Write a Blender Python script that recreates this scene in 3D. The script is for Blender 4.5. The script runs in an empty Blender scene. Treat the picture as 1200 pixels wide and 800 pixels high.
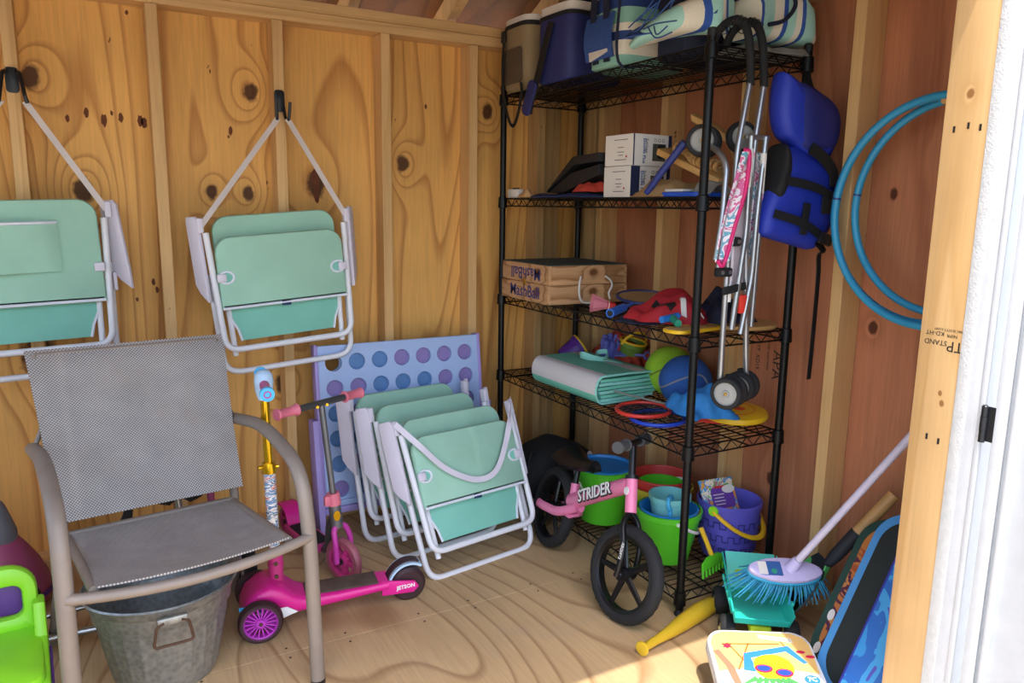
import bpy, bmesh, math, random
from math import pi, sin, cos, sqrt, atan2, exp
from mathutils import Vector, Matrix, Euler, Quaternion

SC = bpy.context.scene
COL = SC.collection
random.seed(7)

# ---------------------------------------------------------------- camera
cam_d = bpy.data.cameras.new('camera')
cam_d.sensor_width = 36.0
cam_d.lens = 885.25 / 1200 * 36.0
cam_d.clip_start = 0.02
cam = bpy.data.objects.new('camera', cam_d)
COL.objects.link(cam)
yaw, pitch, roll = math.radians(29.249), math.radians(10.067), math.radians(0.8417)
fwd = Vector((sin(yaw) * cos(pitch), cos(yaw) * cos(pitch), -sin(pitch)))
rgt = Vector((cos(yaw), -sin(yaw), 0))
upv = rgt.cross(fwd)
r2 = rgt * cos(roll) + upv * sin(roll)
u2 = -rgt * sin(roll) + upv * cos(roll)
cm = Matrix((r2, u2, -fwd)).transposed().to_4x4()
cm.translation = Vector((-1.9267, -2.8406, 1.2360))
cam.matrix_world = cm
SC.camera = cam

# ---------------------------------------------------------------- sky, sun, exposure
wd = bpy.data.worlds.new('world')
SC.world = wd
wd.use_nodes = True
wn = wd.node_tree
for n_ in list(wn.nodes):
    wn.nodes.remove(n_)
sky = wn.nodes.new('ShaderNodeTexSky')
sky.sky_type = 'NISHITA'
sky.sun_disc = False
sky.sun_elevation = math.radians(69)
sky.sun_rotation = math.radians(191)
sky.air_density = 1.0
sky.dust_density = 2.5
bg = wn.nodes.new('ShaderNodeBackground')
bg.inputs['Strength'].default_value = 0.40
wo = wn.nodes.new('ShaderNodeOutputWorld')
wn.links.new(sky.outputs[0], bg.inputs['Color'])
wn.links.new(bg.outputs[0], wo.inputs['Surface'])

sun_dir = Vector((0.074, 0.37, -1.0)).normalized()      # the way the light travels
sd = bpy.data.lights.new('sun', 'SUN')
sd.energy = 3.4
sd.angle = math.radians(0.53)
sd.color = (1.0, 0.96, 0.90)
so = bpy.data.objects.new('sun', sd)
so.rotation_euler = sun_dir.to_track_quat('-Z', 'Y').to_euler()
so.location = (-3, -4, 6)
COL.objects.link(so)

vs = SC.view_settings
vs.view_transform = 'Standard'
vs.look = 'None'
vs.gamma = 1.0
vs.use_curve_mapping = False
vs.exposure = 0.72
SC.cycles.max_bounces = 7
SC.cycles.diffuse_bounces = 4
SC.cycles.glossy_bounces = 3

# ---------------------------------------------------------------- materials
def lin(h):
    if isinstance(h, (tuple, list)):
        return (*h[:3], 1.0)
    h = h.lstrip('#')
    o = []
    for i in (0, 2, 4):
        c = int(h[i:i + 2], 16) / 255
        o.append(c / 12.92 if c <= 0.04045 else ((c + 0.055) / 1.055) ** 2.4)
    return (*o, 1.0)


def nd(nt, t, ins=None, **props):
    n = nt.nodes.new(t)
    for k, v in props.items():
        setattr(n, k, v)
    for k, v in (ins or {}).items():
        s = n.inputs[k]
        if isinstance(v, bpy.types.NodeSocket):
            nt.links.new(v, s)
        else:
            s.default_value = v
    return n


def newmat(name):
    m = bpy.data.materials.new(name)
    m.use_nodes = True
    nt = m.node_tree
    return m, nt, nt.nodes['Principled BSDF']


def mth(nt, op, a, b=None, c=None):
    ins = {0: a}
    if b is not None:
        ins[1] = b
    if c is not None:
        ins[2] = c
    return nd(nt, 'ShaderNodeMath', ins, operation=op).outputs[0]


def mixc(nt, fac, a, b, mode='MIX'):
    n = nd(nt, 'ShaderNodeMix', None, data_type='RGBA', blend_type=mode)
    for idx, v in ((0, fac), (6, a), (7, b)):
        s = n.inputs[idx]
        if isinstance(v, bpy.types.NodeSocket):
            nt.links.new(v, s)
        else:
            s.default_value = v
    return n.outputs[2]


def rmp(nt, fac, stops, interp='LINEAR'):
    n = nd(nt, 'ShaderNodeValToRGB', {0: fac})
    cr = n.color_ramp
    cr.interpolation = interp
    while len(cr.elements) < len(stops):
        cr.elements.new(0.5)
    for e, (p, c) in zip(cr.elements, stops):
        e.position = p
        e.color = c if len(c) == 4 else (*c, 1)
    return n.outputs[0]


def noise(nt, vec, scale, detail=2, rough=0.5, dist=0.0):
    return nd(nt, 'ShaderNodeTexNoise', {'Vector': vec, 'Scale': scale, 'Detail': detail, 'Roughness': rough, 'Distortion': dist}).outputs[0]


def mapping(nt, vec, scale=(1, 1, 1), loc=(0, 0, 0), rot=(0, 0, 0)):
    return nd(nt, 'ShaderNodeMapping', {'Vector': vec, 'Scale': scale, 'Location': loc, 'Rotation': rot}).outputs[0]


_MC = {}


def mat(name, col, rough=0.5, metal=0.0, var=0.08, vs_=9.0, bump=0.0, bs=120.0, coat=0.0, spec=0.5, dirt=None, trans=0.0, alpha=1.0, emit=None):
    """plain surface with a little mottling and relief"""
    if name in _MC:
        return _MC[name]
    m, nt, p = newmat(name)
    tc = nd(nt, 'ShaderNodeTexCoord').outputs['Object']
    c = lin(col)
    n = noise(nt, tc, vs_, 4, 0.6)
    k = nd(nt, 'ShaderNodeMapRange', {'Value': n, 'From Min': 0.3, 'From Max': 0.7, 'To Min': 1 - var, 'To Max': 1 + var}).outputs[0]
    hsv = nd(nt, 'ShaderNodeHueSaturation', {'Color': c, 'Value': k}).outputs[0]
    if dirt:
        dm = noise(nt, tc, dirt[1], 5, 0.7)
        f = nd(nt, 'ShaderNodeMapRange', {'Value': dm, 'From Min': dirt[2], 'From Max': dirt[2] + 0.12}).outputs[0]
        hsv = mixc(nt, f, hsv, lin(dirt[0]))
    nt.links.new(hsv, p.inputs['Base Color'])
    p.inputs['Roughness'].default_value = rough
    p.inputs['Metallic'].default_value = metal
    p.inputs['Specular IOR Level'].default_value = spec
    p.inputs['Coat Weight'].default_value = coat
    p.inputs['Transmission Weight'].default_value = trans
    p.inputs['Alpha'].default_value = alpha
    if bump:
        b = nd(nt, 'ShaderNodeBump', {'Height': noise(nt, tc, bs, 2), 'Strength': bump, 'Distance': 0.002}).outputs[0]
        nt.links.new(b, p.inputs['Normal'])
    _MC[name] = m
    return m


def wood(name, light, dark, across='X', along='Z', freq=9.0, sa=2.2, sl=0.35, knots=(), knotcol='4a2a15', fine=0.35, rough=0.62, rnd=False, contrast=1.0, marks=None, seed=0.0, blotch=None, lw=0.5):
    """sawn or rotary-cut timber: contour lines of stretched noise, fibres, knots"""
    m, nt, p = newmat(name)
    tc = nd(nt, 'ShaderNodeTexCoord').outputs['Object']
    if rnd:
        ri = nd(nt, 'ShaderNodeObjectInfo').outputs['Random']
        off = nd(nt, 'ShaderNodeCombineXYZ', {0: mth(nt, 'MULTIPLY', ri, 37.0), 1: mth(nt, 'MULTIPLY', ri, 17.0), 2: mth(nt, 'MULTIPLY', ri, 53.0)}).outputs[0]
        tc = nd(nt, 'ShaderNodeVectorMath', {0: tc, 1: off}, operation='ADD').outputs[0]
    sep = nd(nt, 'ShaderNodeSeparateXYZ', {0: tc})
    A = sep.outputs['XYZ'.index(across)]
    L = sep.outputs['XYZ'.index(along)]
    third = [k for k in 'XYZ' if k not in (across, along)][0]
    T = sep.outputs['XYZ'.index(third)]
    vec = nd(nt, 'ShaderNodeCombineXYZ', {0: mth(nt, 'MULTIPLY', A, sa), 1: mth(nt, 'MULTIPLY', L, sl), 2: mth(nt, 'MULTIPLY_ADD', T, sa, seed)}).outputs[0]
    h = noise(nt, vec, 1.0, 2.5, 0.45, 0.25)
    kn = None
    for (ka, kl, kr, amp) in knots:
        da = mth(nt, 'SUBTRACT', A, ka)
        dl = mth(nt, 'MULTIPLY', mth(nt, 'SUBTRACT', L, kl), 0.72)
        d2 = mth(nt, 'ADD', mth(nt, 'MULTIPLY', da, da), mth(nt, 'MULTIPLY', dl, dl))
        g = mth(nt, 'POWER', 2.718, mth(nt, 'MULTIPLY', d2, -1.0 / (kr * 2.6) ** 2))
        h = mth(nt, 'MULTIPLY_ADD', g, 0.16 * amp, h)
        wob = noise(nt, mapping(nt, tc, (40, 40, 40)), 1.0, 2)
        dd = mth(nt, 'DIVIDE', mth(nt, 'SQRT', d2), mth(nt, 'MULTIPLY_ADD', wob, kr * 0.9, kr * 0.55))
        k1 = nd(nt, 'ShaderNodeMapRange', {'Value': dd, 'From Min': 0.75, 'From Max': 1.15, 'To Min': 1.0, 'To Max': 0.0}).outputs[0]
        kn = k1 if kn is None else mth(nt, 'MAXIMUM', kn, k1)
    ph = mth(nt, 'FRACT', mth(nt, 'MULTIPLY', h, freq))
    ring = rmp(nt, ph, [(0.0, (1, 1, 1)), (lw, (0.86, 0.86, 0.86)), (0.88, (0.0, 0.0, 0.0)), (0.96, (0.95, 0.95, 0.95))])
    fv = nd(nt, 'ShaderNodeCombineXYZ', {0: mth(nt, 'MULTIPLY', A, 130.0), 1: mth(nt, 'MULTIPLY', L, 5.0), 2: mth(nt, 'MULTIPLY', T, 130.0)}).outputs[0]
    fib = noise(nt, fv, 1.0, 3, 0.6)
    lc, dc = lin(light), lin(dark)
    c = mixc(nt, mth(nt, 'MULTIPLY', ring, contrast), dc, lc) if contrast >= 1 else mixc(nt, mth(nt, 'MULTIPLY', mth(nt, 'SUBTRACT', 1.0, ring), contrast), lc, dc)
    v = nd(nt, 'ShaderNodeMapRange', {'Value': fib, 'From Min': 0.25, 'From Max': 0.75, 'To Min': 1 - fine * 0.5, 'To Max': 1 + fine * 0.5}).outputs[0]
    big = noise(nt, tc, 1.7, 3, 0.6)
    v2 = nd(nt, 'ShaderNodeMapRange', {'Value': big, 'From Min': 0.3, 'From Max': 0.7, 'To Min': 0.9, 'To Max': 1.1}).outputs[0]
    c = nd(nt, 'ShaderNodeHueSaturation', {'Color': c, 'Value': mth(nt, 'MULTIPLY', v, v2)}).outputs[0]
    if blotch:
        bn = noise(nt, mapping(nt, tc, (6, 6, 6)), 1.0, 5, 0.65)
        bf = nd(nt, 'ShaderNodeMapRange', {'Value': bn, 'From Min': 0.55, 'From Max': 0.75, 'To Max': blotch[1]}).outputs[0]
        c = mixc(nt, bf, c, lin(blotch[0]))
    if marks:
        mv = nd(nt, 'ShaderNodeCombineXYZ', {0: mth(nt, 'MULTIPLY', A, 26.0), 1: mth(nt, 'MULTIPLY', L, 11.0), 2: T}).outputs[0]
        mn = noise(nt, mv, 1.0, 3, 0.7)
        mf = nd(nt, 'ShaderNodeMapRange', {'Value': mn, 'From Min': 0.715, 'From Max': 0.74}).outputs[0]
        c = mixc(nt, mf, c, lin(marks))
    if kn is not None:
        c = mixc(nt, mth(nt, 'MULTIPLY', kn, 0.92), c, lin(knotcol))
    nt.links.new(c, p.inputs['Base Color'])
    p.inputs['Roughness'].default_value = rough
    p.inputs['Specular IOR Level'].default_value = 0.3
    b = nd(nt, 'ShaderNodeBump', {'Height': mth(nt, 'ADD', fib, mth(nt, 'MULTIPLY', ring, 0.6)), 'Strength': 0.12, 'Distance': 0.002}).outputs[0]
    nt.links.new(b, p.inputs['Normal'])
    _MC[name] = m
    return m


def stripes(name, bands, axis='Z', period=0.3, rough=0.8, weave=700.0, off=0.0, bump=0.3):
    """woven cloth with stripes: bands = [(share, colour)...] repeated every period metres along an axis"""
    if name in _MC:
        return _MC[name]
    m, nt, p = newmat(name)
    tc = nd(nt, 'ShaderNodeTexCoord').outputs['Object']
    sep = nd(nt, 'ShaderNodeSeparateXYZ', {0: tc})
    a = sep.outputs['XYZ'.index(axis)]
    ph = mth(nt, 'FRACT', mth(nt, 'ADD', mth(nt, 'DIVIDE', a, period), off + 100.0))
    st, acc = [], 0.0
    for w, c in bands:
        st.append((acc, lin(c)))
        acc += w
    col = rmp(nt, ph, st, 'CONSTANT')
    n = noise(nt, tc, weave, 1)
    k = nd(nt, 'ShaderNodeMapRange', {'Value': n, 'From Min': 0.3, 'From Max': 0.7, 'To Min': 0.85, 'To Max': 1.12}).outputs[0]
    col = nd(nt, 'ShaderNodeHueSaturation', {'Color': col, 'Value': k}).outputs[0]
    nt.links.new(col, p.inputs['Base Color'])
    p.inputs['Roughness'].default_value = rough
    b = nd(nt, 'ShaderNodeBump', {'Height': n, 'Strength': bump, 'Distance': 0.001}).outputs[0]
    nt.links.new(b, p.inputs['Normal'])
    _MC[name] = m
    return m


def bands_uv(name, stops, rough=0.75):
    """cloth striped along its own length (UV x)"""
    m, nt, p = newmat(name)
    uv = nd(nt, 'ShaderNodeTexCoord').outputs['UV']
    x = nd(nt, 'ShaderNodeSeparateXYZ', {0: uv}).outputs[0]
    col = rmp(nt, x, [(a, lin(c)) for a, c in stops], 'CONSTANT')
    nt.links.new(col, p.inputs['Base Color'])
    p.inputs['Roughness'].default_value = rough
    b = nd(nt, 'ShaderNodeBump', {'Height': noise(nt, nd(nt, 'ShaderNodeTexCoord').outputs['Object'], 500.0, 1), 'Strength': 0.3, 'Distance': 0.001}).outputs[0]
    nt.links.new(b, p.inputs['Normal'])
    _MC[name] = m
    return m


def patches(name, cols, scale=6.0, rough=0.6, stretch=(1, 1, 1), smooth=False):
    """printed cloth or board: blotches of several colours"""
    if name in _MC:
        return _MC[name]
    m, nt, p = newmat(name)
    tc = nd(nt, 'ShaderNodeTexCoord').outputs['Object']
    n = noise(nt, mapping(nt, tc, stretch), scale, 3, 0.55, 1.2)
    n = nd(nt, 'ShaderNodeMapRange', {'Value': n, 'From Min': 0.28, 'From Max': 0.72}).outputs[0]
    st = [(i / len(cols), lin(c)) for i, c in enumerate(cols)]
    col = rmp(nt, n, st, 'LINEAR' if smooth else 'CONSTANT')
    nt.links.new(col, p.inputs['Base Color'])
    p.inputs['Roughness'].default_value = rough
    _MC[name] = m
    return m


def weave_mat(name, c1, c2, scale=330.0, rough=0.7):
    """open sling mesh: two-tone over-under weave"""
    m, nt, p = newmat(name)
    tc = nd(nt, 'ShaderNodeTexCoord').outputs['UV']
    ck = nd(nt, 'ShaderNodeTexChecker', {'Vector': tc, 'Color1': lin(c1), 'Color2': lin(c2), 'Scale': scale})
    n = noise(nt, tc, 5.0, 4, 0.6)
    k = nd(nt, 'ShaderNodeMapRange', {'Value': n, 'From Min': 0.3, 'From Max': 0.7, 'To Min': 0.88, 'To Max': 1.1}).outputs[0]
    col = nd(nt, 'ShaderNodeHueSaturation', {'Color': ck.outputs[0], 'Value': k}).outputs[0]
    dn = noise(nt, mapping(nt, tc, (1.0, 1.0, 1.0)), 3.0, 6, 0.75)
    df = nd(nt, 'ShaderNodeMapRange', {'Value': dn, 'From Min': 0.5, 'From Max': 0.8, 'To Max': 0.45}).outputs[0]
    col = mixc(nt, df, col, lin('a89078'))
    nt.links.new(col, p.inputs['Base Color'])
    p.inputs['Roughness'].default_value = rough
    b = nd(nt, 'ShaderNodeBump', {'Height': ck.outputs[1], 'Strength': 0.4, 'Distance': 0.001}).outputs[0]
    nt.links.new(b, p.inputs['Normal'])
    _MC[name] = m
    return m


# ---------------------------------------------------------------- mesh building
class MB:
    """collects shapes; build() links them as ONE mesh object"""

    def __init__(s, m=None):
        s.v, s.f, s.m, s.uv = [], [], m, None

    def add(s, vs_, fs, m=None):
        o = len(s.v)
        for q in vs_:
            q = Vector(q)
            if m is not None:
                q = m @ q
            if s.m is not None:
                q = s.m @ q
            s.v.append(q)
        s.f += [tuple(i + o for i in f) for f in fs]
        return s

    def bm(s, bm, m=None):
        bm.verts.ensure_lookup_table()
        for i, q in enumerate(bm.verts):
            q.index = i
        s.add([q.co.copy() for q in bm.verts], [[w.index for w in f.verts] for f in bm.faces], m)
        bm.free()
        return s

    def box(s, c, d, rot=None, bev=0.0, seg=2, m=None):
        bm = bmesh.new()
        bmesh.ops.create_cube(bm, size=1.0)
        for q in bm.verts:
            q.co = Vector((q.co.x * d[0], q.co.y * d[1], q.co.z * d[2]))
        if bev:
            bmesh.ops.bevel(bm, geom=bm.edges[:], offset=min(bev, min(d) * 0.49), segments=seg, profile=0.5, affect='EDGES')
        t = Matrix.Translation(c)
        if rot is not None:
            t = t @ (rot.to_matrix().to_4x4() if isinstance(rot, (Euler, Quaternion)) else (Euler(rot).to_matrix().to_4x4() if not isinstance(rot, Matrix) else rot))
        return s.bm(bm, t if m is None else m @ t)

    def cyl(s, a, b, r, r1=None, n=16, caps=True):
        return s.tube([a, b], [r, r if r1 is None else r1], n, caps=caps)

    def tube(s, pts, r, n=8, closed=False, caps=True, sq=1.0, up=None):
        pts = [Vector(q) for q in pts]
        N = len(pts)
        rs = r if isinstance(r, (list, tuple)) else [r] * N
        tg = []
        for i in range(N):
            a = pts[(i - 1) % N] if (closed or i > 0) else pts[0]
            b = pts[(i + 1) % N] if (closed or i < N - 1) else pts[-1]
            t = (b - a)
            tg.append(t.normalized() if t.length > 1e-9 else (tg[-1] if tg else Vector((0, 0, 1))))
        ref = Vector(up) if up is not None else (Vector((0, 0, 1)) if abs(tg[0].z) < 0.9 else Vector((1, 0, 0)))
        nrm = (ref - tg[0] * ref.dot(tg[0])).normalized()
        vs_, fs = [], []
        for i in range(N):
            if up is not None:
                q = Vector(up) - tg[i] * Vector(up).dot(tg[i])
                nrm = q.normalized() if q.length > 1e-6 else nrm
            elif i:
                q = nrm - tg[i] * nrm.dot(tg[i])
                nrm = q.normalized() if q.length > 1e-6 else nrm
            bn = tg[i].cross(nrm)
            for k in range(n):
                a = 2 * pi * k / n
                vs_.append(pts[i] + nrm * (cos(a) * rs[i] * sq) + bn * (sin(a) * rs[i]))
        for i in range(N if closed else N - 1):
            j = (i + 1) % N
            for k in range(n):
                l = (k + 1) % n
                fs.append((i * n + k, i * n + l, j * n + l, j * n + k))
        if caps and not closed:
            fs.append(tuple(range(n - 1, -1, -1)))
            fs.append(tuple((N - 1) * n + k for k in range(n)))
        return s.add(vs_, fs)

    def lathe(s, prof, n=32, m=None, sx=1.0, sy=1.0, caps=False):
        vs_, fs = [], []
        for (r, z) in prof:
            for k in range(n):
                a = 2 * pi * k / n
                vs_.append((r * cos(a) * sx, r * sin(a) * sy, z))
        for i in range(len(prof) - 1):
            for k in range(n):
                l = (k + 1) % n
                fs.append((i * n + k, i * n + l, (i + 1) * n + l, (i + 1) * n + k))
        if caps:
            fs.append(tuple(range(n - 1, -1, -1)))
            fs.append(tuple((len(prof) - 1) * n + k for k in range(n)))
        return s.add(vs_, fs, m)

    def prism(s, out, t, m=None, bev=0.0, holes=()):
        """outline in XY, thickness t along Z centred on 0"""
        bm = bmesh.new()
        loops = []
        for o in [out] + list(holes):
            vs_ = [bm.verts.new((q[0], q[1], -t / 2)) for q in o]
            loops.append([bm.edges.new((vs_[i], vs_[(i + 1) % len(vs_)])) for i in range(len(vs_))])
        if holes:
            bmesh.ops.triangle_fill(bm, use_beauty=True, use_dissolve=False, edges=[e for l in loops for e in l])
        else:
            bm.faces.new([e.verts[0] for e in []] or bm.verts[:])
        bmesh.ops.recalc_face_normals(bm, faces=bm.faces[:])
        ex = bmesh.ops.extrude_face_region(bm, geom=bm.faces[:])
        bmesh.ops.translate(bm, verts=[g for g in ex['geom'] if isinstance(g, bmesh.types.BMVert)], vec=(0, 0, t))
        bmesh.ops.recalc_face_normals(bm, faces=bm.faces[:])
        if bev:
            ed = [e for e in bm.edges if len(e.link_faces) == 2 and abs(abs(e.verts[0].co.z - e.verts[1].co.z)) < 1e-7 and e.calc_face_angle(0) > 0.6]
            bmesh.ops.bevel(bm, geom=ed, offset=bev, segments=2, profile=0.5, affect='EDGES')
        return s.bm(bm, m)

    def ball(s, c, r, n=20, k=12, m=None):
        r = r if isinstance(r, (tuple, list)) else (r, r, r)
        prof = []
        vs_, fs = [], []
        for i in range(1, k):
            a = pi * i / k
            for j in range(n):
                b = 2 * pi * j / n
                vs_.append((r[0] * sin(a) * cos(b), r[1] * sin(a) * sin(b), r[2] * cos(a)))
        top = len(vs_)
        vs_.append((0, 0, r[2]))
        vs_.append((0, 0, -r[2]))
        for i in range(k - 2):
            for j in range(n):
                l = (j + 1) % n
                fs.append((i * n + j, (i + 1) * n + j, (i + 1) * n + l, i * n + l))
        for j in range(n):
            l = (j + 1) % n
            fs.append((top, j, l))
            fs.append((top + 1, (k - 2) * n + l, (k - 2) * n + j))
        t = Matrix.Translation(c)
        return s.add(vs_, fs, t if m is None else t @ m)

    def torus(s, c, R, r, nrm=(0, 0, 1), n=36, k=10, sq=1.0, sx=1.0):
        q = Vector((0, 0, 1)).rotation_difference(Vector(nrm)).to_matrix()
        pts = [Vector(c) + q @ Vector((R * cos(2 * pi * i / n) * sx, R * sin(2 * pi * i / n), 0)) for i in range(n)]
        return s.tube(pts, r, k, closed=True, up=nrm, sq=sq)

    def ribbon(s, pts, w, th, side):
        """flat strap along pts; side = its width direction (one vector or one per point)"""
        pts = [Vector(q) for q in pts]
        N = len(pts)
        vs_, fs = [], []
        for i in range(N):
            sd_ = Vector(side[i]) if isinstance(side[0], (tuple, list, Vector)) else Vector(side)
            t = (pts[min(i + 1, N - 1)] - pts[max(i - 1, 0)]).normalized()
            sd_ = (sd_ - t * sd_.dot(t)).normalized()
            nm = t.cross(sd_)
            for a, b in ((-1, -1), (1, -1), (1, 1), (-1, 1)):
                vs_.append(pts[i] + sd_ * (a * w / 2) + nm * (b * th / 2))
        for i in range(N - 1):
            for k in range(4):
                l = (k + 1) % 4
                fs.append((i * 4 + k, i * 4 + l, i * 4 + 4 + l, i * 4 + 4 + k))
        fs += [(3, 2, 1, 0), tuple((N - 1) * 4 + k for k in range(4))]
        return s.add(vs_, fs)

    def sheet(s, fn, nu, nv, th, closed_u=False):
        """surface fn(u,v), u,v in 0..1, given a thickness"""
        P = [[Vector(fn(i / nu, j / nv)) for j in range(nv + 1)] for i in range(nu + 1)]
        vs_, fs = [], []
        uv = []
        for sgn in (0.5, -0.5):
            for i in range(nu + 1):
                for j in range(nv + 1):
                    du = P[min(i + 1, nu)][j] - P[max(i - 1, 0)][j]
                    dv = P[i][min(j + 1, nv)] - P[i][max(j - 1, 0)]
                    n = du.cross(dv)
                    n = n.normalized() if n.length > 1e-12 else Vector((0, 0, 1))
                    vs_.append(P[i][j] + n * (th * sgn))
                    uv.append((i / nu, j / nv))
        K = (nu + 1) * (nv + 1)
        ix = lambda i, j: i * (nv + 1) + j
        for i in range(nu):
            for j in range(nv):
                fs.append((ix(i, j), ix(i + 1, j), ix(i + 1, j + 1), ix(i, j + 1)))
                fs.append((K + ix(i, j), K + ix(i, j + 1), K + ix(i + 1, j + 1), K + ix(i + 1, j)))
        for i in range(nu):
            fs.append((ix(i, 0), K + ix(i, 0), K + ix(i + 1, 0), ix(i + 1, 0)))
            fs.append((ix(i, nv), ix(i + 1, nv), K + ix(i + 1, nv), K + ix(i, nv)))
        for j in range(nv):
            fs.append((ix(0, j), ix(0, j + 1), K + ix(0, j + 1), K + ix(0, j)))
            fs.append((ix(nu, j), K + ix(nu, j), K + ix(nu, j + 1), ix(nu, j + 1)))
        if not s.v:
            s.uv = uv
        return s.add(vs_, fs)

    def build(s, name, material, parent=None, smooth=40):
        me = bpy.data.meshes.new(name)
        me.from_pydata([tuple(q) for q in s.v], [], s.f)
        bm = bmesh.new()
        bm.from_mesh(me)
        bmesh.ops.recalc_face_normals(bm, faces=bm.faces[:])
        bm.to_mesh(me)
        bm.free()
        if s.uv and len(s.uv) == len(me.vertices):
            l = me.uv_layers.new(name='UVMap')
            for lp in me.loops:
                l.data[lp.index].uv = s.uv[lp.vertex_index]
        if smooth:
            me.shade_smooth()
            me.set_sharp_from_angle(angle=math.radians(smooth))
        me.materials.append(_MC[material] if isinstance(material, str) else material)
        o = bpy.data.objects.new(name, me)
        COL.objects.link(o)
        if parent is not None:
            o.parent = parent
        return o


def tag(o, label, cat, group=None, kind=None):
    if label:
        o['label'] = label
    if cat:
        o['category'] = cat
    if group:
        o['group'] = group
    if kind:
        o['kind'] = kind
    return o


def thing(name, label, cat, loc=(0, 0, 0), rot=(0, 0, 0), group=None):
    o = bpy.data.objects.new(name, None)
    o.empty_display_size = 0.05
    COL.objects.link(o)
    o.location = loc
    if isinstance(rot, Matrix):
        o.rotation_euler = rot.to_euler()
    else:
        o.rotation_euler = rot
    return tag(o, label, cat, group)


def struct(name):
    o = bpy.data.objects.new(name, None)
    COL.objects.link(o)
    o['kind'] = 'structure'
    return o


def dup(root, loc, rot, label, group=None):
    r = root.copy()
    COL.objects.link(r)
    r.location = loc
    r.rotation_euler = rot
    r['label'] = label
    if group:
        r['group'] = group
    for ch in list(root.children):
        c = ch.copy()
        COL.objects.link(c)
        c.parent = r
        for g in ch.children:
            d = g.copy()
            COL.objects.link(d)
            d.parent = c
    return r


def rpath(pts, rad, seg=6, closed=False):
    """polyline with rounded corners"""
    pts = [Vector(q) for q in pts]
    N = len(pts)
    out = []
    for i in range(N):
        if not closed and i in (0, N - 1):
            out.append(pts[i])
            continue
        p, a, b = pts[i], pts[(i - 1) % N], pts[(i + 1) % N]
        da, db = (a - p), (b - p)
        r = rad if not isinstance(rad, (list, tuple)) else rad[i]
        r = min(r, da.length * 0.49, db.length * 0.49)
        s0, s1 = p + da.normalized() * r, p + db.normalized() * r
        for k in range(seg + 1):
            t = k / seg
            out.append(s0 * (1 - t) ** 2 + p * (2 * t * (1 - t)) + s1 * t * t)
    return out


def smoothpath(pts, n=8, closed=False):
    """Catmull-Rom through points"""
    pts = [Vector(q) for q in pts]
    N = len(pts)
    out = []
    for i in range(N if closed else N - 1):
        g = lambda k: pts[k % N] if closed else pts[max(0, min(N - 1, k))]
        p0, p1, p2, p3 = g(i - 1), g(i), g(i + 1), g(i + 2)
        for k in range(n):
            t = k / n
            out.append(0.5 * ((2 * p1) + (p2 - p0) * t + (2 * p0 - 5 * p1 + 4 * p2 - p3) * t * t + (3 * p1 - p0 - 3 * p2 + p3) * t ** 3))
    if not closed:
        out.append(pts[-1])
    return out


def rrect(w, h, r, seg=6, rb=None):
    """rounded rectangle outline about the origin; rb = radius of the two lower corners"""
    rb = r if rb is None else rb
    o = []
    for cx, cy, a0, q in ((w / 2, h / 2, 0, r), (-w / 2, h / 2, pi / 2, r), (-w / 2, -h / 2, pi, rb), (w / 2, -h / 2, 1.5 * pi, rb)):
        for k in range(seg + 1):
            a = a0 + k / seg * pi / 2
            o.append((cx - (q if cx > 0 else -q) + q * cos(a), cy - (q if cy > 0 else -q) + q * sin(a)))
    return o


def circ(r, n=24, c=(0, 0)):
    return [(c[0] + r * cos(2 * pi * k / n), c[1] + r * sin(2 * pi * k / n)) for k in range(n)]


def RX(a): return Matrix.Rotation(a, 4, 'X')
def RY(a): return Matrix.Rotation(a, 4, 'Y')
def RZ(a): return Matrix.Rotation(a, 4, 'Z')
def TR(*a): return Matrix.Translation(a if len(a) == 3 else a[0])


def frame(o, x, y):
    """matrix with local x,y axes along the given world directions"""
    x = Vector(x).normalized()
    y = Vector(y)
    y = (y - x * y.dot(x)).normalized()
    z = x.cross(y)
    m = Matrix((x, y, z)).transposed().to_4x4()
    m.translation = Vector(o)
    return m


def text(name, body, size, m, material, parent=None, depth=0.0004, bold=0.0, align='CENTER', shear=0.0):
    cu = bpy.data.curves.new(name, 'FONT')
    cu.body = body
    cu.size = size
    cu.align_x = align
    cu.align_y = 'CENTER'
    cu.extrude = depth
    cu.offset = bold
    cu.shear = shear
    cu.resolution_u = 2
    tmp = bpy.data.objects.new(name + '_c', cu)
    COL.objects.link(tmp)
    dg = bpy.context.evaluated_depsgraph_get()
    me = bpy.data.meshes.new_from_object(tmp.evaluated_get(dg))
    bpy.data.objects.remove(tmp)
    me.transform(m)
    me.name = name
    me.materials.clear()
    me.materials.append(_MC[material] if isinstance(material, str) else material)
    o = bpy.data.objects.new(name, me)
    COL.objects.link(o)
    if parent is not None:
        o.parent = parent
    return o

# ================================================================ the shed
KB = [(-2.05, 1.62, 0.028, 0.60), (-1.376, 1.63, 0.026, 0.60), (-1.527, 1.275, 0.02, 0.48), (-1.40, 1.272, 0.02, 0.48), (-1.15, 1.31, 0.036, 0.30),
      (-0.80, 1.40, 0.026, 0.60), (-1.93, 1.27, 0.03, 0.60), (-1.30, 0.55, 0.03, 0.54), (-0.42, 1.63, 0.025, 0.72), (-2.1, 0.73, 0.05, 0.42)]
wood('ply_back', 'e2ab5e', 'bd8344', 'X', 'Z', 30.0, 1.3, 0.14, KB, '41200f', 0.22, marks='5a2c16', lw=0.62)
KR = [(-1.60, 1.38, 0.018, 0.4), (-1.455, 1.29, 0.012, 0.4), (-1.62, 1.245, 0.014, 0.4), (-1.43, 0.90, 0.016, 0.5), (-1.1, 0.32, 0.02, 0.4), (-1.3, 0.55, 0.014, 0.4)]
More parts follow.
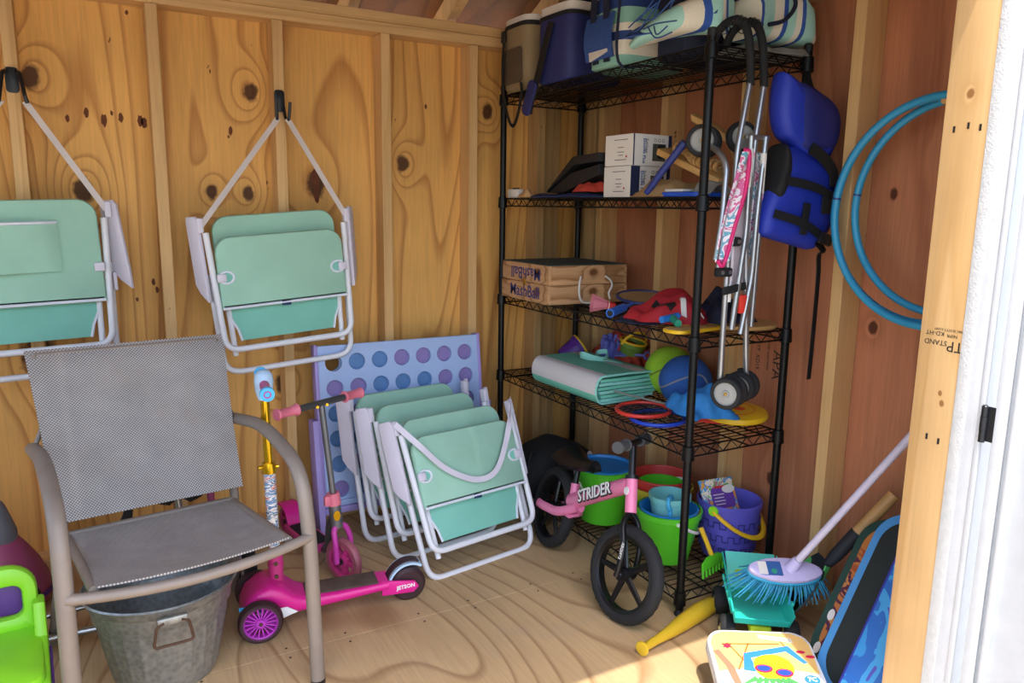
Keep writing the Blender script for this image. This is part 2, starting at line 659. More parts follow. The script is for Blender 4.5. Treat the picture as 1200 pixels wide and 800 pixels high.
wood('ply_right', 'b57653', '9a5f42', 'Y', 'Z', 9.0, 1.3, 0.2, KR, '45200f', 0.3, rough=0.7, contrast=0.7, seed=4.0, blotch=('b07a50', 0.6))
wood('ply_floor', 'c4a57a', '977550', 'X', 'Y', 46.0, 0.8, 0.2, (), '6b4020', 0.2, rough=0.6, seed=9.3, blotch=('b09a80', 0.5), lw=0.72, contrast=0.85)
wood('stud', 'd6ac74', 'bf9257', 'X', 'Z', 7.0, 6.0, 0.3, (), '6b4020', 0.2, rnd=True, contrast=0.6, marks='7a4a22')
wood('stud_grey', 'b6915f', '98754a', 'X', 'Z', 7.0, 6.0, 0.3, (), '6b4020', 0.3, rnd=True, contrast=0.6, marks='6a4526')
wood('plate', 'd6ac74', 'bf9257', 'Z', 'X', 7.0, 6.0, 0.3, (), '6b4020', 0.2, rnd=True, contrast=0.6)
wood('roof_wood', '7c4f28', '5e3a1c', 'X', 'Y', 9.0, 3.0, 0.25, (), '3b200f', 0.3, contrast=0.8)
wood('jamb_wood', 'd6ac74', 'bf9257', 'Y', 'Z', 7.0, 5.0, 0.25, [(-1.962, 1.46, 0.008, 0.3), (-1.975, 0.86, 0.005, 0.3), (-1.97, 0.88, 0.004, 0.3)], '8a5a2a', 0.15, contrast=0.6, marks=None)
mat('white_paint', 'cdcdcc', 0.55, var=0.04, vs_=20, bump=0.15, bs=180)
mat('white_paint_rough', 'cdcbc6', 0.8, var=0.08, vs_=60, bump=0.6, bs=260)
mat('siding', 'd9d4c8', 0.7)
mat('ground_out', 'aca79c', 0.9, var=0.12, vs_=3, bump=0.4, bs=30)
mat('ink_black', '2a241f', 0.8)
mat('stamp_ink', '6b4a2a', 0.8)
mat('black_steel', '1c1c1d', 0.35, 0.7, var=0.05)
mat('dark_hole', '140c07', 0.9)

XL = -3.1
# --- floor: sheets of plywood, the end seam crosses the room
fl = struct('floor')
for (x0, x1, y0, y1) in ((XL, -1.78, -0.8595, 0.089), (-1.7785, 0.089, -0.858, 0.089), (XL, -1.18 - 0.8, -2.003, -0.861), (-1.9785, 0.089, -2.003, -0.8605)):
    MB().box(((x0 + x1) / 2, (y0 + y1) / 2, -0.01), (x1 - x0, y1 - y0, 0.02), bev=0.0012, seg=1).build('plywood_sheet', 'ply_floor', fl)
for i in range(9):
    x = -1.75 + i * 0.2
    for y in (-0.835, -0.885):
        MB().cyl((x + 0.03 * (i % 2), y, -0.001), (x + 0.03 * (i % 2), y, 0.0006), 0.0035, n=8).build('nail_head', 'black_steel', fl)

# --- back wall
wb = struct('wall_back')
for x0, x1 in ((XL, -2.11), (-2.109, -0.891), (-0.89, 0.1)):
    MB().box(((x0 + x1) / 2, 0.095, 0.965), (x1 - x0, 0.012, 1.97)).build('plywood_sheet', 'ply_back', wb)
for x in (-2.90, -2.49, -2.092, -1.694, -1.295, -0.898, -0.529):
    MB().box((x, 0.044, 0.954), (0.038, 0.088, 1.831), bev=0.002, seg=1).build('stud', 'stud', wb)
MB().box((-0.205, 0.044, 0.954), (0.038, 0.088, 1.831), bev=0.002, seg=1).build('stud', 'stud_grey', wb)
MB().box((-0.125, 0.070, 0.954), (0.09, 0.038, 1.831), bev=0.002, seg=1).build('stud', 'stud_grey', wb)
MB().box(((XL) / 2, 0.044, 0.019), (-XL, 0.089, 0.038), bev=0.002, seg=1).build('bottom_plate', 'plate', wb)
MB().box(((XL) / 2 + 0.04, 0.044, 1.889), (-XL + 0.08, 0.089, 0.0375), bev=0.002, seg=1).build('top_plate', 'plate', wb)
MB().box(((XL) / 2 + 0.04, 0.044, 1.927), (-XL + 0.08, 0.089, 0.0375), bev=0.002, seg=1).build('top_plate', 'plate', wb)

mat('bark_fleck', '6a3a20', 0.85, var=0.3, vs_=60)
rf_ = random.Random(3)
for x, z, h in ((-1.955, 1.50, 0.012), (-1.90, 1.52, 0.016), (-1.85, 1.50, 0.02), (-1.826, 1.525, 0.008), (-1.80, 1.512, 0.016), (-1.742, 1.505, 0.02), (-1.73, 1.50, 0.02), (-1.77, 1.88, 0.008), (-1.76, 1.85, 0.008), (-1.452, 1.49, 0.016), (-1.46, 1.47, 0.006),
                (-1.735, 0.96, 0.012), (-1.725, 0.93, 0.012), (-1.79, 0.90, 0.008), (-1.152, 1.33, 0.045), (-1.15, 1.27, 0.03), (-0.9 + 0.05, 1.58, 0.006), (-0.70, 1.63, 0.01)):
    o_ = [((0.32 * h + 0.002) * (1 + 0.5 * (rf_.random() - 0.5)) * cos(a), h * (1 + 0.4 * (rf_.random() - 0.5)) * sin(a)) for a in [2 * pi * k / 12 for k in range(12)]]
    MB().prism(o_, 0.0006, TR(x, 0.0888, z) @ RX(pi / 2)).build('bark_fleck', 'bark_fleck', wb)

# --- right wall (reddish sheathing seen from inside)
wr = struct('wall_right')
for y0, y1 in ((-2.003, -1.363), (-1.362, -0.144), (-0.143, 0.1)):
    MB().box((0.095, (y0 + y1) / 2, 1.2), (0.012, y1 - y0, 2.4)).build('plywood_sheet', 'ply_right', wr)
for y in (-0.144, -0.545, -0.949, -1.361, -1.76, -1.893):
    MB().box((0.044, y, 0.954), (0.088, 0.038, 1.831), bev=0.002, seg=1).build('stud', 'stud', wr)
MB().box((0.044, -0.03, 0.954), (0.088, 0.15, 1.831), bev=0.002, seg=1).build('corner_post', 'stud_grey', wr)
for z in (0.019, 1.889, 1.927):
    MB().box((0.044, -0.98, z), (0.089, 1.865, 0.0375), bev=0.002, seg=1).build('bottom_plate' if z < 1 else 'top_plate', 'plate', wr)
for a in (0.4, 0.78, 1.2, 1.55):
    MB().box((0.044, -a, 1.946 + 0.225 * min(a, 1.914 - a)), (0.088, 0.038, 0.45 * min(a, 1.914 - a))).build('gable_stud', 'stud', wr)
# lumber stamps
for body, sz, y, z in (('SYP  KD19', 0.022, -1.00, 0.74), ('APA', 0.055, -1.085, 0.72), ('RATED SHEATHING', 0.012, -1.045, 0.75)):
    text('stamp', body, sz, frame((0.0885, y, z), (0, 0, -1), (0, -1, 0)), 'ink_black', wr, 0.0002)

# --- left wall, beyond the frame
wl = struct('wall_left')
WY0, WY1, WZ0, WZ1 = -1.75, -0.30, 0.60, 1.85          # unseen window opening, added to bring daylight onto the shelves
for y0, y1, z0, z1 in ((-2.0, WY0, 0, 2.4), (WY1, 0.1, 0, 2.4), (WY0, WY1, 0, WZ0), (WY0, WY1, WZ1, 2.4)):
    MB().box((XL - 0.05, (y0 + y1) / 2, (z0 + z1) / 2), (0.1, y1 - y0, z1 - z0)).build('plywood_sheet', 'ply_back', wl)
w1 = struct('added_window')
for y0, y1, z0, z1 in ((WY0, WY0 + 0.04, WZ0, WZ1), (WY1 - 0.04, WY1, WZ0, WZ1), (WY0 + 0.04, WY1 - 0.04, WZ0, WZ0 + 0.04), (WY0 + 0.04, WY1 - 0.04, WZ1 - 0.04, WZ1)):
    MB().box((XL - 0.05, (y0 + y1) / 2, (z0 + z1) / 2), (0.12, y1 - y0, z1 - z0), bev=0.003).build('added_window_frame', 'white_paint', w1)
MB().box((XL - 0.05, (WY0 + WY1) / 2, (WZ0 + WZ1) / 2), (0.03, 0.03, WZ1 - WZ0 - 0.08)).build('added_mullion', 'white_paint', w1)

# --- front wall around the door opening
YI, YO = -1.914, -2.003
HZ = 1.898
XJ = -0.45
DL = -2.62
wf = struct('wall_front')
MB().box((XJ + 0.0193, (YI + YO) / 2, 0.96), (0.0385, YI - YO, 1.92), bev=0.003, seg=2).build('jack_stud', 'jamb_wood', wf)
MB().box((XJ + 0.058, (YI + YO) / 2, 0.95), (0.038, 0.088, 1.9)).build('king_stud', 'stud', wf)
for x in (0.05, DL - 0.02, DL - 0.06, -3.06):
    MB().box((x, (YI + YO) / 2, 0.95), (0.038, 0.088, 1.9)).build('stud', 'stud', wf)
MB().box(((DL + XJ) / 2, (YI + YO) / 2, HZ + 0.04), (XJ - DL - 0.001, 0.086, 0.05)).build('header', 'plate', wf)
MB().box(((DL + XJ) / 2 - 0.05, (YI + YO) / 2, 1.963), (2.3, 0.088, 0.036)).build('top_plate', 'plate', wf)
for x0, x1, z0, z1 in ((XJ + 0.03, 0.12, -0.1, 2.0), (XL, DL - 0.05, -0.1, 2.0), (DL - 0.05, XJ + 0.03, HZ + 0.03, 2.0)):
    MB().box(((x0 + x1) / 2, YO - 0.006, (z0 + z1) / 2), (x1 - x0, 0.012, z1 - z0)).build('siding_sheet', 'siding', wf)
# white door casing outside
tr = struct('trim_1')
MB().box((XJ + 0.012, YO - 0.0235, 0.93), (0.024, 0.045, 1.96), bev=0.002).build('casing', 'white_paint', tr)
MB().box((XJ - 0.0005, YO - 0.010, 0.93), (0.003, 0.024, 1.90), bev=0.001).build('caulk_bead', 'white_paint_rough', tr)
MB().box((XJ + 0.003, YO - 0.0505, 0.93), (0.010, 0.009, 1.90), bev=0.001).build('stop_strip', 'white_paint', tr)
MB().box((XJ + 0.06, YO - 0.024, 0.93), (0.07, 0.022, 1.96), bev=0.002).build('casing', 'white_paint', tr)
MB().box(((DL + XJ) / 2, YO - 0.031, HZ + 0.04), (XJ - DL + 0.05, 0.04, 0.08), bev=0.003).build('head_casing', 'white_paint', tr)
MB().box((DL - 0.045, YO - 0.024, 0.93), (0.09, 0.022, 1.80), bev=0.003).build('casing', 'white_paint', tr)

# --- roof: two slopes on rafters
rf = struct('ceiling')
ridge_y, ridge_z = -0.957, 2.44
for sgn, ye in ((1, 0.30), (-1, -2.03)):
    a = Vector((0, ye, 2.44 - 0.45 * abs(ye + 0.957)))
    b = Vector((0, ridge_y, ridge_z))
    L_ = (b - a).length
    ang = atan2(b.z - a.z, b.y - a.y)
    mid = (a + b) / 2
    for k in range(3):
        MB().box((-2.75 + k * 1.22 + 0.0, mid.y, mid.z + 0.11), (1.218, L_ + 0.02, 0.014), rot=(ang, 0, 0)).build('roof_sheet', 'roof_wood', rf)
    for k in range(9):
        MB().box((-3.02 + k * 0.406, mid.y, mid.z + 0.052), (0.038, L_, 0.088), rot=(ang, 0, 0)).build('rafter', 'stud', rf)
# ground outside the door
MB().box((-1.5, -2.05, -0.13), (40, 24.0, 0.06)).build('ground', 'ground_out').__setitem__('kind', 'structure')

# ================================================================ wire shelf unit
mat('shelf_black', '161616', 0.38, 0.55, var=0.06)
mat('shelf_cap', '101010', 0.55)
XA, XB, YN, YF = -0.41, -0.03, -1.216, -0.036
ZS = (1.664, 1.256, 0.854, 0.5245, 0.059)
su = thing('wire_shelf', 'tall black wire shelving unit with five shelves in the corner', 'shelving', ((XA + XB) / 2, (YN + YF) / 2, 0))
sl = lambda x, y: (x - (XA + XB) / 2, y - (YN + YF) / 2)
for x in (XA, XB):
    for y in (YN, YF):
        lx, ly = sl(x, y)
        b = MB()
        b.cyl((lx, ly, 0.022), (lx, ly, 1.712), 0.0127, n=14)
        po = b.build('post', 'shelf_black', su)
        g = MB()
        for k in range(62):
            z = 0.05 + k * 0.0265
            g.torus((lx, ly, z), 0.0124, 0.0007, n=14, k=4)
        g.build('groove_rings', 'shelf_cap', po)['kind'] = 'stuff'
        MB().lathe([(0.0, 0.0), (0.014, 0.0), (0.016, 0.006), (0.012, 0.014), (0.010, 0.024), (0.0, 0.024)], 14, TR(lx, ly, 0)).build('foot', 'shelf_cap', po)
        MB().lathe([(0.0135, 1.70), (0.0135, 1.718), (0.010, 1.722), (0.0, 1.722)], 14, TR(lx, ly, 0)).build('cap', 'shelf_cap', po)
for z in ZS:
    b = MB()
    x0, x1 = sl(XA, 0)[0], sl(XB, 0)[0]
    y0, y1 = sl(0, YN)[1], sl(0, YF)[1]
    h = 0.015
    cr = [(x0, y0), (x1, y0), (x1, y1), (x0, y1)]
    for i in range(4):
        p, q = Vector((*cr[i], z)), Vector((*cr[(i + 1) % 4], z))
        d = (q - p).normalized()
        p2, q2 = p + d * 0.012, q - d * 0.012
        for dz in (-h, h):
            b.tube([p2 + Vector((0, 0, dz)), q2 + Vector((0, 0, dz))], 0.0029, 6)
        L_ = (q2 - p2).length
        n = max(6, int(round(L_ / 0.031)))
        zz = [p2 + d * (L_ * k / n) + Vector((0, 0, h if k % 2 else -h)) for k in range(n + 1)]
        b.tube(zz, 0.0021, 5)
    shf = b.build('shelf', 'shelf_black', su)
    w = MB()
    n = 46
    for k in range(1, n):
        y = y0 + (y1 - y0) * k / n
        w.tube([(x0, y, z + h), (x1, y, z + h)], 0.0017, 5)
    for fx in (0.33, 0.67):
        w.tube([(x0 + (x1 - x0) * fx, y0, z + h - 0.004), (x0 + (x1 - x0) * fx, y1, z + h - 0.004)], 0.0027, 5)
        w.tube([(x0 + (x1 - x0) * fx, y0, z - h), (x0 + (x1 - x0) * fx, y1, z - h)], 0.0027, 5)
    w.build('deck_wires', 'shelf_black', shf)['kind'] = 'stuff'
    for c in cr:
        MB().lathe([(0.0135, -0.024), (0.0195, -0.022), (0.0175, 0.020), (0.0135, 0.022)], 14, TR(c[0], c[1], z)).build('collar', 'shelf_black', shf)
ST = [z + 0.017 for z in ZS]       # tops of the decks

# ================================================================ folding beach chairs
mat('mint_cloth', '9fcbb2', 0.75, var=0.06, vs_=7, bump=0.25, bs=500)
mat('mint_cloth_low', '7fc2ae', 0.7, var=0.05, vs_=7, bump=0.25, bs=500)
mat('piping_white', 'dfe3ea', 0.6)
mat('white_tube', 'e6e5e8', 0.35, var=0.03)
mat('white_plastic', 'd9d2dc', 0.5, var=0.03)
mat('strap_white', 'cfc4bd', 0.8, bump=0.3, bs=600)
mat('navy_label', '1d2f5c', 0.7)
mat('grey_bolt', '8d8d90', 0.35, 0.8)
mat('hook_black', '15161a', 0.4)


def panel(b, w, z0, z1, y, t, rt, rb=0.004, holes=()):
    """upright cloth panel in the XZ plane at depth y"""
    m = TR(0, y, (z0 + z1) / 2) @ RX(pi / 2)
    return b.prism(rrect(w, z1 - z0, rt, 6, rb), t, m, bev=t * 0.35)


def beach_chair(label, loc, rot, group, pocket=False, strap=None):
    t = thing('beach_chair', label, 'beach chair', loc, rot, group)
    # lower (rear-leg) loop and upper (front-leg) loop
    lo = MB()
    lo.tube(rpath([(-0.238, 0.03, 0.36), (-0.228, 0.022, 0.0105), (0.228, 0.022, 0.0105), (0.238, 0.03, 0.36)], 0.06, 8), 0.0105, 10)
    lo.build('rear_leg_loop', 'white_tube', t)
    up = MB()
    up.tube(rpath([(-0.236, -0.012, 0.505), (-0.222, -0.03, 0.10), (0.222, -0.03, 0.10), (0.236, -0.012, 0.505)], 0.05, 8), 0.0105, 10)
    up.build('front_leg_loop', 'white_tube', t)
    for s in (-1, 1):
        st = MB()
        st.tube([(s * 0.196, 0.0, 0.30), (s * 0.19, -0.004, 0.075)], 0.0095, 10)
        st.build('seat_tube', 'white_tube', t)
        br = MB()
        br.box((s * 0.208, -0.042, 0.352), (0.03, 0.012, 0.028), bev=0.004)
        br.cyl((s * 0.208, -0.05, 0.352), (s * 0.208, -0.044, 0.352), 0.006, n=10)
        br.build('pivot_bracket', 'white_plastic', t)
        ar = MB()
        prof = [(0.012, 0.30), (-0.03, 0.27), (-0.034, 0.33), (-0.034, 0.545), (-0.02, 0.56), (0.03, 0.56), (0.036, 0.54), (0.036, 0.33)]
        ar.prism([(q[0] * 0.78, q[1] - 0.42) for q in prof], 0.016, TR(s * 0.266, 0.014, 0.42) @ RY(s * (-0.09 if pocket else 0.02)) @ RZ(s * (1.0 if pocket else -0.55)) @ Matrix(((0, 0, 1, 0), (1, 0, 0, 0), (0, 1, 0, 0), (0, 0, 0, 1))), bev=0.004)
        a = ar.build('armrest', 'white_plastic', t)
        MB().box((s * 0.250, 0.0, 0.53), (0.02, 0.03, 0.05), bev=0.004).build('arm_clip', 'white_plastic', a)
        MB().box((s * 0.249, 0.01, 0.30), (0.012, 0.02, 0.06), bev=0.003).build('arm_clip', 'white_plastic', a)
    bk = panel(MB(), 0.425, 0.25, 0.555, 0.034, 0.026, 0.055).build('backrest', 'mint_cloth', t)
    lowp = MB()
    out = [(-0.2, 0.0), (0.2, 0.0), (0.192, -0.04), (0.172, -0.085), (0.163, -0.125), (-0.163, -0.125), (-0.172, -0.085), (-0.192, -0.04)]
    lowp.prism(out, 0.006, TR(0, -0.004, 0.25) @ RX(pi / 2), bev=0.001)
    lw = lowp.build('seat_cloth', 'mint_cloth_low', t)
    for s in (-1, 1):
        MB().tube([(s * 0.2, -0.008, 0.25), (s * 0.192, -0.008, 0.21), (s * 0.172, -0.008, 0.165), (s * 0.163, -0.008, 0.125)], 0.0045, 6).build('side_piping', 'piping_white', lw)
    fr = panel(MB(), 0.435, 0.245, 0.487 if not pocket else 0.565, -0.022, 0.03, 0.055).build('seat_panel' if not pocket else 'backrest_front', 'mint_cloth', t)
    hp = MB()
    hp.tube([(-0.216, -0.037, 0.246), (0.216, -0.037, 0.246)], 0.005, 6)
    hp.build('hem_piping', 'piping_white', fr)
    if not pocket:
        for s in (-1, 1):
            sl_ = MB()
            sl_.tube([(s * (0.192 + 0.024 * cos(a)) , -0.0385, 0.352 + 0.02 * sin(a)) for a in [2 * pi * k / 20 for k in range(20)]], 0.0042, 6, closed=True)
            sl_.build('slot_rim', 'piping_white', fr)
            so_ = MB()
            so_.prism([(0.024 * cos(2 * pi * k / 20), 0.02 * sin(2 * pi * k / 20)) for k in range(20)], 0.002, TR(s * 0.192, -0.0375, 0.352) @ RX(pi / 2))
            so_.build('slot', 'mint_cloth_low', fr)
        MB().box((-0.004, -0.0395, 0.243), (0.032, 0.003, 0.016), rot=(0, 0.05, 0), bev=0.001).build('name_tag', 'navy_label', fr)
    else:
        pk = MB()
        pk.sheet(lambda u, v: (-0.21 + 0.315 * u, -0.041 - 0.045 * sin(pi * u) ** 0.5 * (0.35 + 0.65 * v) * (1 - 0.2 * v) + 0.006 * sin(9 * u + 5 * v) * sin(pi * u), 0.345 + 0.15 * v), 16, 8, 0.004)
        pk.build('pocket', 'mint_cloth', fr)
        pe = MB()
        pe.tube([(-0.21 + 0.315 * u, -0.044 - 0.036 * sin(pi * u) ** 0.5 + 0.006 * sin(9 * u + 5) * sin(pi * u), 0.495) for u in [k / 16 for k in range(17)]], 0.005, 6)
        pe.build('pocket_piping', 'piping_white', fr)
    if strap:
        inv = (TR(*loc) @ Euler(rot).to_matrix().to_4x4()).inverted()
        hx_, hz_, gap = strap
        for s in (-1, 1):
            hp_ = inv @ Vector((hx_ + s * gap, -0.045, hz_))
            MB().ribbon([(s * 0.246, -0.012, 0.53), hp_], 0.018, 0.002, (1, 0.0, 0.25)).build('strap', 'strap_white', t)
    return t


GH = 'mint folding beach chairs hung from hooks on the studs'
GS = 'mint folding beach chairs leaning in a stack on the floor'
beach_chair('mint green folding beach chair hanging from the black double hook, seat panel outward', (-1.306, -0.104, 0.652), (0, math.radians(-4.5), 0), GH,
            strap=(-1.297, 1.532, 0.016))
beach_chair('mint green folding beach chair with a back pocket, hung at the left edge', (-2.095, -0.058, 0.672), (0, math.radians(-2.0), 0), GH, pocket=True,
            strap=(-2.092, 1.530, 0.030))
fc = beach_chair('foremost mint beach chair of the leaning stack, its strap draped across the seat panel', (-0.782, -0.650, 0.0), (math.radians(-23), 0, 0.17), GS)
dup(fc, (-0.835, -0.462, 0.0), (math.radians(-16), 0, 0.165), 'middle mint beach chair of the leaning stack, between the front and rear chairs', GS)
dup(fc, (-0.878, -0.288, 0.0), (math.radians(-10), 0, 0.14), 'rearmost mint beach chair of the leaning stack, next to the four-in-a-row board', GS)
b = MB()
b.ribbon(smoothpath([(-0.255, -0.02, 0.545), (-0.20, -0.062, 0.45), (-0.12, -0.060, 0.36), (-0.01, -0.056, 0.30), (0.08, -0.058, 0.31), (0.15, -0.062, 0.40), (0.20, -0.062, 0.50), (0.25, -0.02, 0.56)], 8), 0.02, 0.002, (0.25, 0, 1))
b.build('strap', 'white_plastic', fc)
# small creases of hooks
def hook(label, x, z, double):
    t = thing('wall_hook', label, 'hook', (x, -0.001, z), (0, 0, 0), 'black hooks screwed to the studs')
    MB().prism(rrect(0.036, 0.075, 0.012), 0.006, TR(0, -0.003, 0.02) @ RX(pi / 2), bev=0.002).build('plate', 'hook_black', t)
    for s in (-1, 1):
        b = MB()
        if double:
            b.tube(rpath([(s * 0.013, -0.006, 0.0), (s * 0.016, -0.02, -0.045), (s * 0.020, -0.05, -0.05), (s * 0.024, -0.06, 0.012)], 0.02, 6), 0.0055, 8)
        else:
            b.tube(rpath([(s * 0.014, -0.006, 0.045), (s * 0.022, -0.025, 0.04), (s * 0.032, -0.055, -0.03), (s * 0.036, -0.05, -0.05)], 0.02, 6), 0.006, 8)
        b.build('prong', 'hook_black', t)
hook('black double hook on the stud above the middle hanging chair', -1.297, 1.575, True)
hook('black wide hook on the stud at the left edge', -2.092, 1.575, False)

# ================================================================ four-in-a-row game board
mat('game_blue', 'a9bfe6', 0.5, var=0.04)
mat('game_purple', 'a794cf', 0.5, var=0.05)
mat('disc_blue', '5c86b8', 0.5, var=0.05)
mat('disc_purple', '8f7cb4', 0.5, var=0.05)
gb = thing('game_board', 'giant lilac and pale blue four-in-a-row board leaning on the back wall', 'game', (-0.873, -0.128, 0.0), (math.radians(-7.2), 0, 0.0))
PW, PZ0, PZ1 = 0.665, 0.10, 0.715
dx, dz = 0.0915, 0.0965
ctr = [((c - 3) * dx, 0.648 - r * dz) for r in range(6) for c in range(7)]
mz = (PZ0 + PZ1) / 2
fr = MB()
fr.prism(rrect(PW, PZ1 - PZ0, 0.004, 2), 0.012, TR(0, -0.016, mz) @ RX(pi / 2), holes=[circ(0.0325, 20, (x, z - mz)) for x, z in ctr])
fr.build('front_panel', 'game_blue', gb)
fr = MB()
fr.prism(rrect(PW, PZ1 - PZ0, 0.004, 2), 0.012, TR(0, 0.016, mz) @ RX(pi / 2), holes=[circ(0.0325, 20, (x, z - mz)) for x, z in ctr])
fr.build('rear_panel', 'game_blue', gb)
MB().box((0, -0.026, PZ0 + 0.014), (PW - 0.02, 0.012, 0.022), bev=0.003).build('release_bar', 'game_blue', gb)
MB().box((0, 0, PZ0 - 0.014), (PW + 0.03, 0.055, 0.026), bev=0.004).build('bottom_rail', 'game_purple', gb)
for s in (-1, 1):
    MB().box((s * (PW / 2 + 0.007), 0, mz + 0.003), (0.014, 0.05, PZ1 - PZ0 + 0.006), bev=0.003).build('side_rail', 'game_purple', gb)
    lg = MB()
    lo = [(-0.05, 0.0), (-0.025, 0.0), (0.0, 0.03), (0.025, 0.0), (0.05, 0.0), (0.04, 0.16), (0.036, 0.44), (-0.036, 0.44), (-0.04, 0.16)]
    lg.prism(lo, 0.024, TR(s * (PW / 2 + 0.028), -0.012, 0.0) @ Matrix(((0, 0, 1, 0), (1, 0, 0, 0), (0, 1, 0, 0), (0, 0, 0, 1))), bev=0.003)
    lg.build('foot_panel', 'game_purple', gb)
rows = ['.BBPPPP', 'PPBBBPP', 'BPBPBBP', 'BBPBPBB', 'BPBPBPP', 'PBPBBPB']
for i, (x, z) in enumerate(ctr):
    k = rows[i // 7][i % 7]
    if k == '.':
        continue
    d = MB()
    d.lathe([(0.0, -0.006), (0.037, -0.006), (0.038, -0.004), (0.038, 0.004), (0.037, 0.006), (0.027, 0.006), (0.026, 0.004), (0.0, 0.004)], 24, TR(x, 0, z) @ RX(pi / 2))
    d.build('counter', 'disc_blue' if k == 'B' else 'disc_purple', gb)

# ================================================================ patio armchair
mat('taupe_metal', '8d8074', 0.5, 0.1, var=0.08, vs_=14, dirt=('a06a3c', 26.0, 0.70))
weave_mat('sling', 'b9b2aa', '6c6968', 120.0)
pc = thing('patio_armchair', 'taupe metal patio armchair with grey woven sling standing over the tub', 'armchair', (-1.756, -1.056, 0), (0, 0, 0.144))
for s in (-1, 1):
    b = MB()
    path = rpath([(s * 0.275, -0.015, 0.0), (s * 0.271, 0.0, 0.41), (s * 0.268, 0.035, 0.575), (s * 0.262, 0.27, 0.635), (s * 0.262, 0.535, 0.592)], [0, 0.1, 0.12, 0.13, 0], 10)
    b.tube(path, 0.0165, 12, up=(1, 0, 0), sq=1.15)
    b.build('arm_and_front_leg', 'taupe_metal', pc)
    b = MB()
    b.tube(rpath([(s * 0.255, 0.60, 0.0), (s * 0.222, 0.44, 0.37), (s * 0.219, 0.46, 0.50), (s * 0.236, 0.612, 0.825)], 0.06, 6), 0.013, 10)
    b.build('rear_leg_and_back_post', 'taupe_metal', pc)
    b = MB()
    b.tube([(s * 0.262, 0.53, 0.588), (s * 0.230, 0.545, 0.66)], 0.006, 8)
    b.build('arm_link', 'taupe_metal', pc)
    b = MB()
    b.tube([(s * 0.216, 0.0, 0.408), (s * 0.214, 0.44, 0.368)], 0.011, 10)
    b.build('seat_rail', 'taupe_metal', pc)
    MB().cyl((s * 0.275, -0.015, 0.0), (s * 0.275, -0.015, 0.012), 0.019, n=12).build('foot_cap', 'hook_black', pc)
b = MB()
b.tube([(x, -0.004 - 0.035 * (1 - (x / 0.27) ** 2), 0.405 - 0.012 * (1 - (x / 0.27) ** 2)) for x in [-0.27 + 0.54 * k / 16 for k in range(17)]], 0.0125, 12)
b.build('front_rail', 'taupe_metal', pc)
MB().tube([(-0.236, 0.612, 0.825), (0.236, 0.612, 0.825)], 0.010, 10).build('top_rail', 'taupe_metal', pc)
MB().tube([(-0.22, 0.44, 0.372), (0.22, 0.44, 0.372)], 0.010, 10).build('rear_rail', 'taupe_metal', pc)
b = MB()
b.sheet(lambda u, v: ((u - 0.5) * 0.425, -0.012 - 0.024 * (1 - (2 * u - 1) ** 2) * (1 - v) + 0.455 * v, 0.420 - 0.046 * v - 0.022 * sin(pi * v) * (1 - (2 * u - 1) ** 2 * 0.6)), 20, 20, 0.004)
b.build('seat_sling', 'sling', pc)
b = MB()
b.sheet(lambda u, v: ((u - 0.5) * (0.462 + 0.05 * v), 0.392 + 0.205 * v + 0.022 * sin(pi * v) * (1 - (2 * u - 1) ** 2 * 0.5) + (0.018 * max(0, v - 0.9) / 0.1), 0.425 + 0.414 * v), 20, 24, 0.004)
b.build('back_sling', 'sling', pc)

# ================================================================ galvanised tub
m_, nt_, p_ = newmat('galvanised')
tc_ = nd(nt_, 'ShaderNodeTexCoord').outputs['Object']
vo = nd(nt_, 'ShaderNodeTexVoronoi', {'Vector': tc_, 'Scale': 70.0})
nn = noise(nt_, tc_, 6.0, 5, 0.7)
cc = rmp(nt_, mth(nt_, 'ADD', mth(nt_, 'MULTIPLY', vo.outputs[0], 0.35), mth(nt_, 'MULTIPLY', nn, 0.6)), [(0.2, lin('7d807f')), (0.75, lin('b8bab6'))])
nt_.links.new(cc, p_.inputs['Base Color'])
p_.inputs['Metallic'].default_value = 0.75
p_.inputs['Roughness'].default_value = 0.48
_MC['galvanised'] = m_
mat('rusty_wire', '5e4433', 0.7, 0.4, var=0.2, vs_=40)
tb = thing('metal_tub', 'galvanised steel tub with ribbed sides under the patio armchair', 'tub', (-1.822, -0.790, 0), (0, 0, 0.1))
b = MB()
n = 192
vs_, fs_ = [], []
prof = [(0.118, 0.0, 0), (0.122, 0.006, 0), (0.127, 0.02, 0.4), (0.152, 0.16, 1), (0.158, 0.19, 0.2), (0.168, 0.20, 0), (0.170, 0.232, 0), (0.176, 0.236, 0), (0.181, 0.258, 0), (0.186, 0.266, 0), (0.190, 0.262, 0), (0.186, 0.258, 0), (0.176, 0.255, 0), (0.165, 0.20, 0), (0.150, 0.16, 0), (0.124, 0.02, 0), (0.115, 0.012, 0)]
for (r, z, k) in prof:
    for j in range(n):
        a = 2 * pi * j / n
        rr = r + k * 0.005 * (max(0, cos(24 * a)) ** 3)
        vs_.append((rr * cos(a), rr * 0.93 * sin(a), z))
for i in range(len(prof) - 1):
    for j in range(n):
        l = (j + 1) % n
        fs_.append((i * n + j, i * n + l, (i + 1) * n + l, (i + 1) * n + j))
fs_.append(tuple(range(n - 1, -1, -1)))
fs_.append(tuple((len(prof) - 1) * n + j for j in range(n)))
b.add(vs_, fs_)
b.build('tub_wall', 'galvanised', tb, smooth=50)
